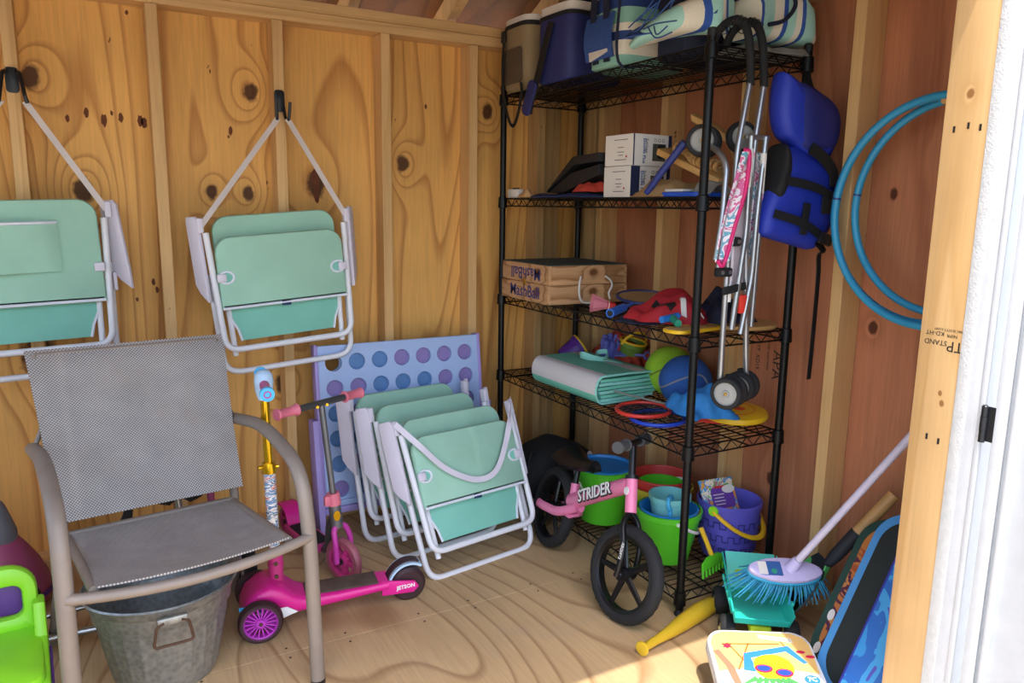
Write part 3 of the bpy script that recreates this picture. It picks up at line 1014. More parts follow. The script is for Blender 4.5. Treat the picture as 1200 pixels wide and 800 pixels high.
for a in (-1.62, 1.62):
    rr = 0.176 * (0.93 if True else 1)
    m = TR(0, 0, 0) @ RZ(a + pi / 2 - pi / 2)
    h = MB(RZ(a))
    h.tube(rpath([(0.182, -0.02, 0.234), (0.180, -0.036, 0.228), (0.178, -0.046, 0.172), (0.178, 0.046, 0.172), (0.180, 0.036, 0.228), (0.182, 0.02, 0.234)], 0.012, 5), 0.0036, 8)
    ho = h.build('handle', 'rusty_wire', tb)
    h = MB(RZ(a))
    h.box((0.176, 0, 0.235), (0.012, 0.07, 0.02), bev=0.004)
    h.build('handle_bracket', 'galvanised', ho)

# ================================================================ lime toddler chair
mat('lime_plastic', '8fdc2a', 0.35, var=0.03)
mat('purple_plastic', '5c2f86', 0.4, var=0.03)
lc = thing('toddler_chair', 'lime green plastic toddler chair with purple panels in the lower-left corner', 'chair', (-2.235, -0.96, 0), (0, 0, 0.06))
b = MB()
b.prism(rrect(0.31, 0.30, 0.05), 0.03, TR(0, 0, 0.222), bev=0.012)
b.build('seat', 'lime_plastic', lc)
b = MB()
b.prism(rrect(0.30, 0.17, 0.06, 6, 0.01), 0.04, TR(0.0, 0.135, 0.30) @ RX(pi / 2 - 0.1), bev=0.012, holes=[rrect(0.06, 0.07, 0.02)] if False else [[(q[0] + k, q[1]) for q in rrect(0.065, 0.075, 0.02)] for k in (-0.085, 0.0, 0.085)])
bk = b.build('backrest', 'lime_plastic', lc)
MB().box((0, 0.150, 0.305), (0.25, 0.012, 0.09), rot=(-0.1, 0, 0), bev=0.004).build('back_insert', 'purple_plastic', bk)
for s in (-1, 1):
    b = MB()
    b.prism([(-0.15, 0.0), (-0.1, 0.0), (-0.07, 0.12), (0.07, 0.12), (0.10, 0.0), (0.15, 0.0), (0.14, 0.215), (0.135, 0.30), (0.09, 0.30), (0.05, 0.235), (-0.14, 0.215)], 0.026, TR(s * 0.15, 0, 0) @ Matrix(((0, 0, 1, 0), (1, 0, 0, 0), (0, 1, 0, 0), (0, 0, 0, 1))), bev=0.006)
    sd_ = b.build('side_panel', 'lime_plastic', lc)
    b = MB()
    b.box((s * 0.166, -0.03, 0.165), (0.006, 0.17, 0.035), rot=(0.35, 0, 0), bev=0.002)
    b.build('side_insert', 'purple_plastic', sd_)

# ================================================================ toy vacuum + tricycle behind the chair
mat('maroon_pink', 'a34a6e', 0.45, var=0.05)
mat('grey_plastic', '6f7075', 0.5)
mat('black_rubber', '1b1b1c', 0.75, bump=0.3, bs=200)
mat('chrome', 'b9bcc0', 0.25, 0.9)
tv = thing('toy_vacuum', 'dusty pink toy upright vacuum with grey neck at the left edge', 'toy vacuum', (-2.235, -0.235, 0), (0, 0, 0.25))
b = MB()
b.lathe([(0.0, 0.02), (0.135, 0.02), (0.145, 0.04), (0.14, 0.09), (0.115, 0.15), (0.085, 0.20), (0.06, 0.235), (0.0, 0.24)], 28, sx=0.95, sy=0.8)
b.build('body', 'maroon_pink', tv)
b = MB()
b.lathe([(0.146, 0.045), (0.150, 0.05), (0.147, 0.062)], 28, sx=0.95, sy=0.8)
b.build('bumper_line', 'purple_plastic', tv)
b = MB()
b.lathe([(0.0, 0.225), (0.050, 0.225), (0.052, 0.25), (0.032, 0.33), (0.026, 0.345), (0.0, 0.345)], 20, TR(0.02, 0, 0) @ RY(-0.05))
b.build('neck', 'grey_plastic', tv)
b = MB()
b.lathe([(0.0, 0.335), (0.028, 0.335), (0.028, 0.375), (0.022, 0.385), (0.0, 0.385)], 16, TR(0.012, 0, 0) @ RY(-0.08))
b.build('collar', 'maroon_pink', tv)
MB().tube([(-0.018, 0, 0.375), (-0.06, 0.0, 0.62), (-0.075, 0.0, 0.78)], 0.013, 10).build('tube_handle', 'grey_plastic', tv)
for s in (-1, 1):
    MB().lathe([(0.0, -0.01), (0.04, -0.01), (0.045, 0), (0.04, 0.01), (0.0, 0.01)], 20, TR(s * 0.125, 0.07, 0.045) @ RY(pi / 2)).build('wheel', 'black_rubber', tv)

tk = thing('tricycle', 'kids tricycle with black saddle and white-hubbed wheels behind the patio armchair', 'tricycle', (-1.84, -0.42, 0), (0, 0, 0))
def simple_wheel(par, c, r, w, hubmat, capmat, axis=(1, 0, 0), hr=0.62, name='wheel'):
    q = Vector((0, 0, 1)).rotation_difference(Vector(axis)).to_matrix().to_4x4()
    m = TR(*c) @ q
    k = w / 2
    o = MB().lathe([(r * hr, -k), (r * 0.86, -k), (r, -k * 0.6), (r, k * 0.6), (r * 0.86, k), (r * hr, k), (r * hr, -k)], 32, m).build(name, 'black_rubber', par)
    MB().lathe([(0, -k * 0.8), (r * hr * 0.5, -k * 0.9), (r * hr * 1.01, -k * 0.75), (r * hr * 1.01, k * 0.75), (r * hr * 0.5, k * 0.9), (0, k * 0.8)], 28, m).build('hub', hubmat, o)
    MB().lathe([(0, -k * 1.2), (r * 0.14, -k * 1.1), (r * 0.14, k * 1.1), (0, k * 1.2)], 14, m).build('hub_cap', capmat, o)
    return o
simple_wheel(tk, (-0.295, -0.09, 0.088), 0.088, 0.04, 'white_plastic', 'grey_plastic', hr=0.66)
simple_wheel(tk, (0.285, -0.035, 0.088), 0.088, 0.04, 'white_plastic', 'maroon_pink', hr=0.66)
MB().tube([(-0.295, -0.09, 0.088), (0.285, -0.035, 0.088)], 0.008, 10).build('axle', 'chrome', tk)
MB().tube(rpath([(-0.28, -0.13, 0.042), (-0.02, -0.135, 0.042), (0.2, 0.1, 0.06)], 0.05), 0.011, 10).build('frame_bar', 'chrome', tk)
MB().tube([(0.115, 0.05, 0.06), (0.10, 0.06, 0.33)], 0.013, 12).build('seat_post', 'chrome', tk)
MB().tube([(0.02, -0.08, 0.09), (0.115, 0.05, 0.10), (0.25, 0.25, 0.09)], 0.015, 10).build('spine', 'maroon_pink', tk)
b = MB()
b.sheet(lambda u, v: (0.10 + (v - 0.5) * 0.20 * (0.35 + 0.65 * sin(pi * min(1, u * 0.62))), 0.03 + 0.0 + 0.20 * (u - 0.4), 0.345 - 0.02 * (2 * v - 1) ** 2 + 0.02 * (1 - u)), 12, 8, 0.02)
b.build('saddle', 'black_rubber', tk)
simple_wheel(tk, (0.23, 0.235, 0.10), 0.10, 0.04, 'white_plastic', 'maroon_pink', axis=(1, 0.0, 0), hr=0.66)
MB().tube([(0.23, 0.25, 0.10), (0.215, 0.24, 0.33)], 0.012, 10).build('steering_post', 'maroon_pink', tk)
b = MB()
b.lathe([(0, 0), (0.034, 0.0), (0.036, 0.014), (0.022, 0.03), (0.024, 0.045), (0.0, 0.05)], 20, TR(0.215, 0.235, 0.325))
b.build('bell', 'hook_black', tk)
b = MB()
b.tube(rpath([(0.15, 0.25, 0.335), (0.18, 0.24, 0.33), (0.215, 0.24, 0.325), (0.25, 0.24, 0.33), (0.28, 0.25, 0.335)], 0.03), 0.009, 8)
b.build('handlebar', 'hook_black', tk)
b = MB()
b.sheet(lambda u, v: (-0.06 + 0.03 * u + (v - 0.5) * 0.05 * (1 - 0.7 * u), 0.06, 0.22 + 0.11 * u), 6, 4, 0.015)
b.build('mudguard', 'black_rubber', tk)

# ================================================================ pink three-wheel scooter
mat('hot_pink', 'e5248f', 0.35, var=0.03)
mat('deep_pink', 'c8387f', 0.4, var=0.06)
mat('magenta_wheel', 'c63cc0', 0.4)
mat('tyre_smoke', '3a2226', 0.5, var=0.15, vs_=40)
mat('gold_tube', 'e0b020', 0.22, 0.85)
mat('grip_tape', '5a4a40', 0.85, var=0.35, vs_=18, bump=0.5, bs=300)
mat('pale_blue_plastic', 'b8d4ea', 0.4)
mat('sky_blue_plastic', '46b4e6', 0.4)
mat('red_plastic', 'd8413a', 0.45)
mat('print_white', 'f2f0ec', 0.6)
patches('sticker_wrap', ['e8e4dc', 'd9584a', 'e8e4dc', '5a86b0', 'ece8e2', '3a3a3a'], 34.0, 0.45, (0.5, 0.5, 1.6))
js = thing('kick_scooter', 'hot pink three-wheel kick scooter with gold stem, beside the tub', 'scooter', (-1.560, -0.672, 0), (0, 0, -0.13), 'scooters')
def spoke_wheel(par, c, r, w, rimmat, nsp=18):
    m = TR(*c) @ RX(pi / 2)
    k = w / 2
    o = MB().lathe([(r * 0.74, -k), (r * 0.9, -k), (r, -k * 0.5), (r, k * 0.5), (r * 0.9, k), (r * 0.74, k), (r * 0.74, -k)], 36, m).build('wheel', 'tyre_smoke', par)
    b = MB()
    b.lathe([(r * 0.70, -k * 0.8), (r * 0.78, -k * 1.02), (r * 0.78, k * 1.02), (r * 0.70, k * 0.8), (r * 0.70, -k * 0.8)], 36, m)
    b.lathe([(0, -k), (r * 0.2, -k), (r * 0.2, k), (0, k)], 18, m)
    for i in range(nsp):
        a = 2 * pi * i / nsp
        b.box((r * 0.46 * cos(a), r * 0.46 * sin(a), 0), (r * 0.56, r * 0.055, k * 1.2), rot=(0, 0, a), m=m)
    b.build('rim', rimmat, o)
    MB().lathe([(0, -k * 1.25), (r * 0.09, -k * 1.2), (r * 0.09, k * 1.2), (0, k * 1.25)], 6, m).build('axle_bolt', 'rusty_wire', o)
    return o
spoke_wheel(js, (-0.002, -0.098, 0.0625), 0.0625, 0.03, 'magenta_wheel')
spoke_wheel(js, (-0.002, 0.098, 0.0625), 0.0625, 0.03, 'magenta_wheel')
# front hump: fairing over the axle flowing into the deck
b = MB()
secs = [(-0.055, 0.050, 0.055, 0.055), (-0.052, 0.060, 0.075, 0.075), (-0.035, 0.068, 0.115, 0.082), (0.0, 0.072, 0.142, 0.088), (0.03, 0.074, 0.150, 0.085), (0.065, 0.072, 0.138, 0.062), (0.10, 0.066, 0.105, 0.045), (0.13, 0.060, 0.090, 0.045), (0.22, 0.054, 0.086, 0.05), (0.33, 0.050, 0.088, 0.058), (0.38, 0.046, 0.090, 0.06)]
N_ = 18
vs_, fs_ = [], []
for (x, hw, zt, zb) in secs:
    for k in range(N_):
        a = 2 * pi * k / N_
        ca, sa = cos(a), sin(a)
        q = lambda c: (abs(c) ** 0.55) * (1 if c >= 0 else -1)
        vs_.append((x, hw * q(ca), (zt + zb) / 2 + (zt - zb) / 2 * q(sa)))
for i in range(len(secs) - 1):
    for k in range(N_):
        l = (k + 1) % N_
        fs_.append((i * N_ + k, i * N_ + l, (i + 1) * N_ + l, (i + 1) * N_ + k))
fs_ += [tuple(range(N_)), tuple((len(secs) - 1) * N_ + k for k in range(N_))]
b.add(vs_, fs_)
dk = b.build('deck', 'hot_pink', js, smooth=60)
b = MB()
b.box((0.24, 0, 0.0885), (0.22, 0.080, 0.006), bev=0.003)
b.build('grip_tape', 'grip_tape', dk)
for s in (-1, 1):
    b = MB()
    b.prism([(0.36, 0.042), (0.46, 0.038), (0.478, 0.055), (0.465, 0.075), (0.42, 0.082), (0.36, 0.09)], 0.012, TR(0, s * 0.034, 0) @ RX(pi / 2), bev=0.004)
    b.build('rear_cheek', 'hot_pink', dk)
    b = MB()
    b.prism([(-0.045, 0.075), (-0.02, 0.045), (0.03, 0.042), (0.07, 0.055), (0.09, 0.06), (0.06, 0.08)], 0.006, TR(0, s * 0.088, 0) @ RX(pi / 2) if False else TR(0.015, s * 0.072, 0.0) @ RX(pi / 2), bev=0.002)
    b.build('white_skirt', 'print_white', dk)
MB().tube([(-0.002, -0.1, 0.0625), (-0.002, 0.1, 0.0625)], 0.007, 10).build('front_axle', 'sky_blue_plastic', js)
MB().box((-0.048, -0.066, 0.092), (0.02, 0.004, 0.012), bev=0.001).build('side_flash', 'sky_blue_plastic', dk)
m = TR(0.45, 0, 0.055) @ RX(pi / 2)
rw = MB().lathe([(0.0, -0.022), (0.045, -0.022), (0.055, -0.013), (0.055, 0.013), (0.045, 0.022), (0.0, 0.022)], 28, m).build('rear_wheel', 'tyre_smoke', js)
fd = MB()
fd.sheet(lambda u, v: (0.45 + 0.066 * cos(pi * (0.98 - 0.68 * u)), (v - 0.5) * 0.056, 0.058 + 0.066 * sin(pi * (0.98 - 0.68 * u)) + 0.006 * u), 14, 6, 0.007)
fo = fd.build('rear_brake_fender', 'pale_blue_plastic', js)
fd = MB()
fd.sheet(lambda u, v: (0.45 + 0.0715 * cos(pi * (0.9 - 0.55 * u)), (v - 0.5) * 0.034, 0.058 + 0.0715 * sin(pi * (0.9 - 0.55 * u)) + 0.006 * u), 12, 4, 0.004)
fd.build('fender_pad', 'tyre_smoke', fo)
text('brand_text', 'JETSON', 0.017, frame((0.435, -0.0405, 0.062), (1, 0, 0.06), (0, 0, 1)), 'print_white', js, 0.0006, 0.0006)
lean = 0.055
sx = lambda z: 0.052 + (z - 0.13) * -0.02
b = MB()
b.lathe([(0.0, 0.0), (0.021, 0.0), (0.021, 0.05), (0.023, 0.05), (0.023, 0.062), (0.021, 0.062), (0.021, 0.10), (0.0, 0.10)], 18, TR(sx(0.13), 0, 0.13))
sb = b.build('stem_socket', 'deep_pink', js)
for z in (0.155, 0.195):
    MB().cyl((sx(z), -0.026, z), (sx(z), -0.018, z), 0.006, n=8).build('socket_bolt', 'rusty_wire', sb)
MB().tube([(sx(0.22), 0, 0.22), (sx(0.47), 0, 0.475)], 0.0165, 16).build('stem_sleeve', 'sticker_wrap', js)
MB().lathe([(0.0, 0), (0.021, 0.0), (0.021, 0.02), (0.019, 0.03), (0.0, 0.03)], 16, TR(sx(0.47), 0, 0.47)).build('clamp', 'gold_tube', js)
MB().tube([(sx(0.48) - 0.03, -0.005, 0.487), (sx(0.48), 0, 0.487), (sx(0.48) + 0.028, -0.006, 0.487)], 0.006, 8).build('clamp_lever', 'gold_tube', js)
MB().tube([(sx(0.49), 0, 0.49), (sx(0.68), 0, 0.69)], 0.0125, 16).build('gold_stem', 'gold_tube', js)
b = MB()
b.lathe([(0.0, -0.012), (0.017, -0.012), (0.024, 0.01), (0.027, 0.04), (0.024, 0.062), (0.014, 0.072), (0.0, 0.074)], 20, TR(sx(0.7), 0, 0.70))
b.build('head_cap', 'pale_blue_plastic', js)
for s in (-1, 1):
    b = MB()
    b.tube([(sx(0.7), 0, 0.735), (sx(0.7), s * 0.13, 0.735)], [0.014, 0.0125], 14)
    g = b.build('hand_grip', 'deep_pink', js)
    b = MB()
    b.tube([(sx(0.7), s * 0.128, 0.735), (sx(0.7), s * 0.142, 0.735)], [0.020, 0.019], 18)
    b.build('grip_end', 'sky_blue_plastic', g)
    if s < 0:
        MB().torus((sx(0.7), -0.1425, 0.735), 0.0085, 0.0016, (0, 1, 0), 18, 6).build('end_mark', 'deep_pink', g)

# ================================================================ grey two-wheel scooter
mat('steel_grey', '77787a', 0.4, 0.6)
mat('dark_grey_steel', '565758', 0.45, 0.5)
mat('salmon_grip', 'e2788a', 0.5)
mat('fork_magenta', 'c83f9e', 0.35)
rs = thing('kick_scooter', 'grey two-wheel kick scooter with salmon grips, before the game board', 'scooter', (-1.262, -0.535, 0), (0, 0, 0), 'scooters')
hd = Vector((0.08, -0.45, 0)).normalized()        # rolling direction
stw = Vector((0.457, -0.889, 0)).normalized()     # steered direction
ax = Vector((0.889, 0.457, 0))
r0 = 0.078
def rs_wheel(par, c, r, axis, w):
    q = Vector((0, 0, 1)).rotation_difference(Vector(axis)).to_matrix().to_4x4()
    m = TR(*c) @ q
    k = w / 2
    o = MB().lathe([(r * 0.7, -k), (r * 0.9, -k), (r, -k * 0.4), (r, k * 0.4), (r * 0.9, k), (r * 0.7, k), (r * 0.7, -k)], 32, m).build('wheel', 'rose_tyre', par)
    b = MB()
    b.lathe([(r * 0.62, -k * 0.8), (r * 0.74, -k * 1.02), (r * 0.74, k * 1.02), (r * 0.62, k * 0.8), (r * 0.62, -k * 0.8)], 32, m)
    b.lathe([(0, -k), (r * 0.26, -k), (r * 0.26, k), (0, k)], 16, m)
    for i in range(5):
        a = 2 * pi * i / 5 + 0.3
        b.box((r * 0.44 * cos(a), r * 0.44 * sin(a), 0), (r * 0.5, r * 0.2, k * 1.3), rot=(0, 0, a), m=m)
    b.build('rim', 'deep_pink', o)
    MB().lathe([(0, -k * 1.5), (r * 0.14, -k * 1.5), (r * 0.14, k * 1.5), (0, k * 1.5)], 12, m).build('axle_nut', 'hook_black', o)
    return o
mat('rose_tyre', '9a5560', 0.45, var=0.25, vs_=25)
rs_wheel(rs, (0, 0, r0), r0, tuple(ax), 0.026)
bk_ = Vector((-0.05, 0.03, 0))                     # top of stem lies back from the axle
b = MB()
top = Vector((0, 0, 0.205)) + bk_ * 0.25
for s in (-1, 1):
    b.tube(rpath([Vector((0, 0, r0)) + ax * (s * 0.030), Vector((0, 0, 0.15)) + ax * (s * 0.034), Vector((0, 0, 0.192)) + ax * (s * 0.026) + bk_ * 0.2, top], 0.03), 0.0095, 10)
b.build('fork', 'fork_magenta', rs)
sp = lambda z: Vector((0, 0, z)) + bk_ * (z / 0.6)
MB().tube([sp(0.195), sp(0.275)], 0.020, 16).build('head_tube', 'steel_grey', rs)
MB().prism([(0.011 * cos(a), 0.017 * sin(a)) for a in [2 * pi * k / 20 for k in range(20)]], 0.002, frame(sp(0.24) + Vector((-0.06, -0.998, 0)) * 0.0205, (0.998, -0.06, 0), (0, 0, 1))).build('badge', 'gold_tube', rs)
b = MB()
b.tube([sp(0.272), sp(0.312)], [0.023, 0.021], 16)
b.box(sp(0.292) + Vector((-0.024, -0.01, 0)), (0.02, 0.02, 0.034), bev=0.005)
b.build('stem_clamp', 'salmon_grip', rs)
MB().tube([sp(0.31), sp(0.605)], 0.0105, 14).build('stem', 'steel_grey', rs)
hb = sp(0.612)
b = MB()
b.tube([hb - ax * 0.10, hb + ax * 0.10], 0.011, 14)
hbo = b.build('handlebar', 'dark_grey_steel', rs)
for s in (-1, 1):
    MB().cyl(hb + Vector((0, -0.014, -0.006)) + ax * (0.02 * s), hb + Vector((0, -0.006, -0.006)) + ax * (0.02 * s), 0.005, n=8).build('clamp_bolt', 'gold_tube', hbo)
for s in (-1, 1):
    b = MB()
    b.tube([hb + ax * (s * 0.098), hb + ax * (s * 0.102), hb + ax * (s * 0.108), hb + ax * (s * 0.165), hb + ax * (s * 0.172), hb + ax * (s * 0.178)], [0.019, 0.020, 0.015, 0.0145, 0.019, 0.0165], 14)
    b.build('grip', 'salmon_grip', rs)
rearc = -hd * 0.455
MB().tube(rpath([sp(0.235), sp(0.20) - hd * 0.05, Vector((0, 0, 0.062)) - hd * 0.12, Vector((0, 0, 0.062)) - hd * 0.2], 0.05), 0.0135, 12).build('neck_tube', 'dark_grey_steel', rs)
m = frame(-hd * 0.27 + Vector((0, 0, 0.064)), -hd, hd.cross(Vector((0, 0, 1))))
b = MB()
b.prism(rrect(0.25, 0.085, 0.015), 0.022, m, bev=0.005)
dk = b.build('deck', 'deep_pink', rs)
b = MB()
b.prism(rrect(0.20, 0.066, 0.01), 0.003, m @ TR(0, 0, 0.0115 if m.col[2].z > 0 else -0.0115))
b.build('deck_mat', 'black_rubber', dk)
rs_wheel(rs, (rearc.x, rearc.y, 0.06), 0.06, tuple(hd.cross(Vector((0, 0, 1)))), 0.026)
b = MB()
yv = hd.cross(Vector((0, 0, 1)))
b.sheet(lambda u, v: tuple(rearc + yv * ((v - 0.5) * 0.062) + hd * (0.072 * cos(pi * (0.05 + 0.62 * u))) + Vector((0, 0, 0.06 + 0.072 * sin(pi * (0.05 + 0.62 * u))))), 12, 6, 0.006)
b.build('rear_fender', 'hot_pink', rs)

# ================================================================ pink balance bike
mat('bike_pink', 'ea7fa6', 0.3, var=0.03, coat=0.3)
mat('bike_black', '141416', 0.35, 0.2)
mat('eva_tyre', '1e1e1f', 0.8, bump=0.9, bs=90)
RC, FC = Vector((-0.520, -0.597, 0)), Vector((-0.606, -1.142, 0))
hd = (FC - RC).normalized()
WBs = (FC - RC).length
th = math.radians(14)
side = Vector((0, 0, 1)).cross(hd)              # points to the rider's left (+x side)
if side.x < 0:
    side = -side
upl = (Vector((0, 0, 1)) * cos(th) + side * sin(th)).normalized()
sdl = (side * cos(th) - Vector((0, 0, 1)) * sin(th)).normalized()
BM_ = Matrix((hd, sdl, upl)).transposed().to_4x4()   # local x forward, y towards shelf, z up the bike
if hd.cross(sdl).dot(upl) < 0:
    pass
bkb = thing('balance_bike', 'pink childrens balance bike with black wheels leaning on the wire shelf', 'balance bike', (0, 0, 0))
def LB(x, y, z):
    return RC + hd * x + sdl * y + upl * z
def bike_wheel(c, axle, r=0.148):
    q = Vector((0, 0, 1)).rotation_difference(Vector(axle)).to_matrix().to_4x4()
    m = TR(*c) @ q
    o = MB()
    tp = []
    n, kk = 60, 10
    vs_, fs_ = [], []
    for i in range(n):
        a = 2 * pi * i / n
        for k in range(kk):
            bb = 2 * pi * k / kk
            rr = 0.0205 + (0.0014 if (i + k) % 2 == 0 and cos(bb) > 0.2 else 0)
            R_ = r - 0.0205 + rr * cos(bb)
            vs_.append((R_ * cos(a), R_ * sin(a), rr * 1.05 * sin(bb)))
    for i in range(n):
        for k in range(kk):
            j, l = (i + 1) % n, (k + 1) % kk
            fs_.append((i * kk + k, j * kk + k, j * kk + l, i * kk + l))
    o.add(vs_, fs_, m)
    w = o.build('wheel', 'eva_tyre', bkb, smooth=60)
    b = MB()
    b.lathe([(r - 0.042, -0.012), (r - 0.034, -0.017), (r - 0.026, -0.012), (r - 0.026, 0.012), (r - 0.034, 0.017), (r - 0.042, 0.012), (r - 0.042, -0.012)], 40, m)
    b.lathe([(0, -0.026), (0.02, -0.026), (0.022, -0.015), (0.022, 0.015), (0.02, 0.026), (0, 0.026)], 18, m)
    for i in range(5):
        a = 2 * pi * i / 5 + 0.4
        p0 = Vector((0.018 * cos(a), 0.018 * sin(a), 0))
        p1 = Vector(((r - 0.036) * cos(a), (r - 0.036) * sin(a), 0))
        b2 = MB(m)
        b2.tube([p0, p1], [0.012, 0.009], 8, up=(0, 0, 1), sq=0.7)
        b.v, off = b.v + b2.v, len(b.v)
        b.f += [tuple(i_ + off for i_ in f) for f in b2.f]
    b.build('rim', 'bike_black', w)
    MB().lathe([(0, -0.046), (0.006, -0.046), (0.008, -0.038), (0.006, -0.03), (0.006, 0.03), (0.008, 0.038), (0.006, 0.046), (0, 0.046)], 10, m).build('axle', 'chrome', w)
    return w
steer = math.radians(14)
fx = (hd * cos(steer) + side * sin(steer)).normalized()
fx = (fx - upl * fx.dot(upl)).normalized()
fy = upl.cross(fx).normalized()
bike_wheel(LB(0, 0, 0.148), sdl)
FA = LB(WBs, 0, 0.148)
bike_wheel(FA, fy)
HT = LB(WBs - 0.065, 0, 0.335)      # bottom of head tube region
HT2 = LB(WBs - 0.10, 0, 0.415)
sdir = (HT2 - HT).normalized()
for s in (-1, 1):
    b = MB()
    b.tube(rpath([FA + fy * (s * 0.038) - upl * 0.006, FA + fy * (s * 0.036) + upl * 0.08, HT + fy * (s * 0.034) - sdir * 0.045, HT - sdir * 0.012], 0.035), 0.0095, 10)
    b.build('fork_leg', 'bike_black', bkb)
MB().tube([HT - sdir * 0.016, HT2 + sdir * 0.0], 0.0185, 16).build('head_tube', 'bike_pink', bkb)
MB().tube([HT2, HT2 + sdir * 0.012], 0.021, 16).build('headset_collar', 'bike_black', bkb)
BT = HT2 + sdir * 0.115
MB().tube([HT2, BT], 0.0115, 12).build('steerer', 'bike_black', bkb)
MB().tube([LB(WBs - 0.105, 0, 0.395) + (BT - BT), LB(0.12, 0, 0.215)], [0.021, 0.024], 16, up=tuple(upl), sq=1.25).build('main_beam', 'bike_pink', bkb)
ba = (fy * cos(0.5) - fx * sin(0.5)).normalized()
b = MB()
b.tube(rpath([BT - ba * 0.145, BT - ba * 0.06, BT, BT + ba * 0.06, BT + ba * 0.145], 0.02), 0.010, 12)
b.build('handlebar', 'bike_black', bkb)
mat('grip_grey', '4a4a4a', 0.8)
for s in (-1, 1):
    b = MB()
    b.tube([BT + ba * (s * 0.070), BT + ba * (s * 0.075), BT + ba * (s * 0.08), BT + ba * (s * 0.145), BT + ba * (s * 0.15), BT + ba * (s * 0.158)], [0.018, 0.020, 0.0155, 0.0145, 0.020, 0.018], 14)
    b.build('grip', 'grip_grey', bkb)
for s in (-1, 1):
    b = MB()
    b.tube(rpath([LB(-0.03, s * 0.05, 0.148), LB(0.0, s * 0.05, 0.150), LB(0.11, s * 0.04, 0.165), LB(0.18, s * 0.01, 0.215)], 0.04), 0.011, 10, up=tuple(upl), sq=1.5)
    b.build('chain_stay', 'bike_pink', bkb)
MB().tube([LB(0.135, 0, 0.185), LB(0.115, 0, 0.28)], 0.0165, 14).build('seat_tube', 'bike_pink', bkb)
MB().tube([LB(0.115, 0, 0.27), LB(0.10, 0, 0.355)], 0.0105, 12).build('seat_post', 'bike_black', bkb)
b = MB()
def sadf(u, v):
    w = 0.115 * (1 - u) ** 0.8 + 0.035
    return tuple(LB(0.03 + 0.185 * u, (v - 0.5) * w, 0.372 - 0.05 * abs(2 * v - 1) ** 2.2 * (0.5 + 0.5 * (1 - u)) + 0.014 * (1 - 2 * u) ** 2))
b.sheet(sadf, 14, 10, 0.022)
b.build('saddle', 'bike_black', bkb, smooth=70)
MB().box(LB(0.13, 0, 0.178), (0.06, 0.07, 0.012), bev=0.004).build('foot_rest', 'bike_pink', bkb)
# frame lettering on the shelf-averted side
p0, p1 = LB(0.12, 0, 0.215), LB(WBs - 0.105, 0, 0.395)
bd = (p1 - p0).normalized()
bu = (upl - bd * upl.dot(bd)).normalized()
out_ = bd.cross(bu)
if out_.dot(sdl) > 0:
    out_ = -out_
cen = p0 + (p1 - p0) * 0.52 + out_ * 0.0235
tx = bd if bd.cross(bu).dot(out_) > 0 else -bd
text('frame_text_shadow', 'STRIDER', 0.056, frame(cen - bu * 0.002, tx, bu), 'bike_black', bkb, 0.0012, 0.0036)
text('frame_text', 'STRIDER', 0.056, frame(cen + out_ * 0.002, tx, bu), 'print_white', bkb, 0.0012, 0.0006)
MB().prism(circ(0.013, 20), 0.002, frame(HT + sdir * 0.05 - sdl * 0.0185, tx, sdir)).build('head_badge', 'print_white', bkb)
fo = FA - fy * 0.046 + upl * 0.075
text('fork_text', 'STRIDER', 0.014, frame(fo, (upl).normalized(), fy.cross(upl) * 1.0), 'print_white', bkb, 0.0005)

# ================================================================ things on the shelves
def loft(b, secs, n=16, p=0.6, wob=0.0, seed=1):
    """secs: (centre, side vector, up vector) with half sizes baked into the vectors; superellipse sections"""
    rnd = random.Random(seed)
    q = lambda c: (abs(c) ** p) * (1 if c >= 0 else -1)
    vs_, fs_ = [], []
    for (c, sv, uv) in secs:
        c, sv, uv = Vector(c), Vector(sv), Vector(uv)
        for k in range(n):
            a = 2 * pi * k / n
            w = 1 + wob * (rnd.random() - 0.5)
            vs_.append(c + sv * (q(cos(a)) * w) + uv * (q(sin(a)) * w))
    for i in range(len(secs) - 1):
        for k in range(n):
            l = (k + 1) % n
            fs_.append((i * n + k, i * n + l, (i + 1) * n + l, (i + 1) * n + k))
    fs_ += [tuple(range(n)), tuple((len(secs) - 1) * n + k for k in range(n))]
    return b.add(vs_, fs_)


def crumple_fn(w, d, h, seed, sharp=2.2, fold=0.012):
    b = MB()
    crumple(b, w, d, h, seed, 2, 2, 0.004, sharp, fold)
    return b.fn


def crumple(b, w, d, h, seed, nu=18, nv=16, th=0.004, sharp=2.2, fold=0.012):
    """a heap of cloth about the origin, base at z = 0"""
    r = random.Random(seed)
    ph = [r.uniform(0, 6.28) for _ in range(8)]
    def fn(u, v):
        x, y = (u - 0.5) * 2, (v - 0.5) * 2
        rr = max(abs(x), abs(y))
        ed = max(0.0, 1 - rr ** sharp)
        z = h * ed * (0.72 + 0.28 * sin(3.1 * x + ph[0]) * sin(2.7 * y + ph[1]))
        z += fold * ed * (sin(9 * x + 4 * y + ph[2]) + 0.7 * sin(7 * y - 6 * x + ph[3])) + 0.003
        wx = 1 + 0.12 * sin(3 * y + ph[4]) + 0.05 * sin(8 * y + ph[5])
        wy = 1 + 0.12 * sin(3 * x + ph[6]) + 0.05 * sin(7 * x + ph[7])
        return (x * w / 2 * wx, y * d / 2 * wy, max(z, 0.002))
    b.fn = fn
    return b.sheet(fn, nu, nv, th)


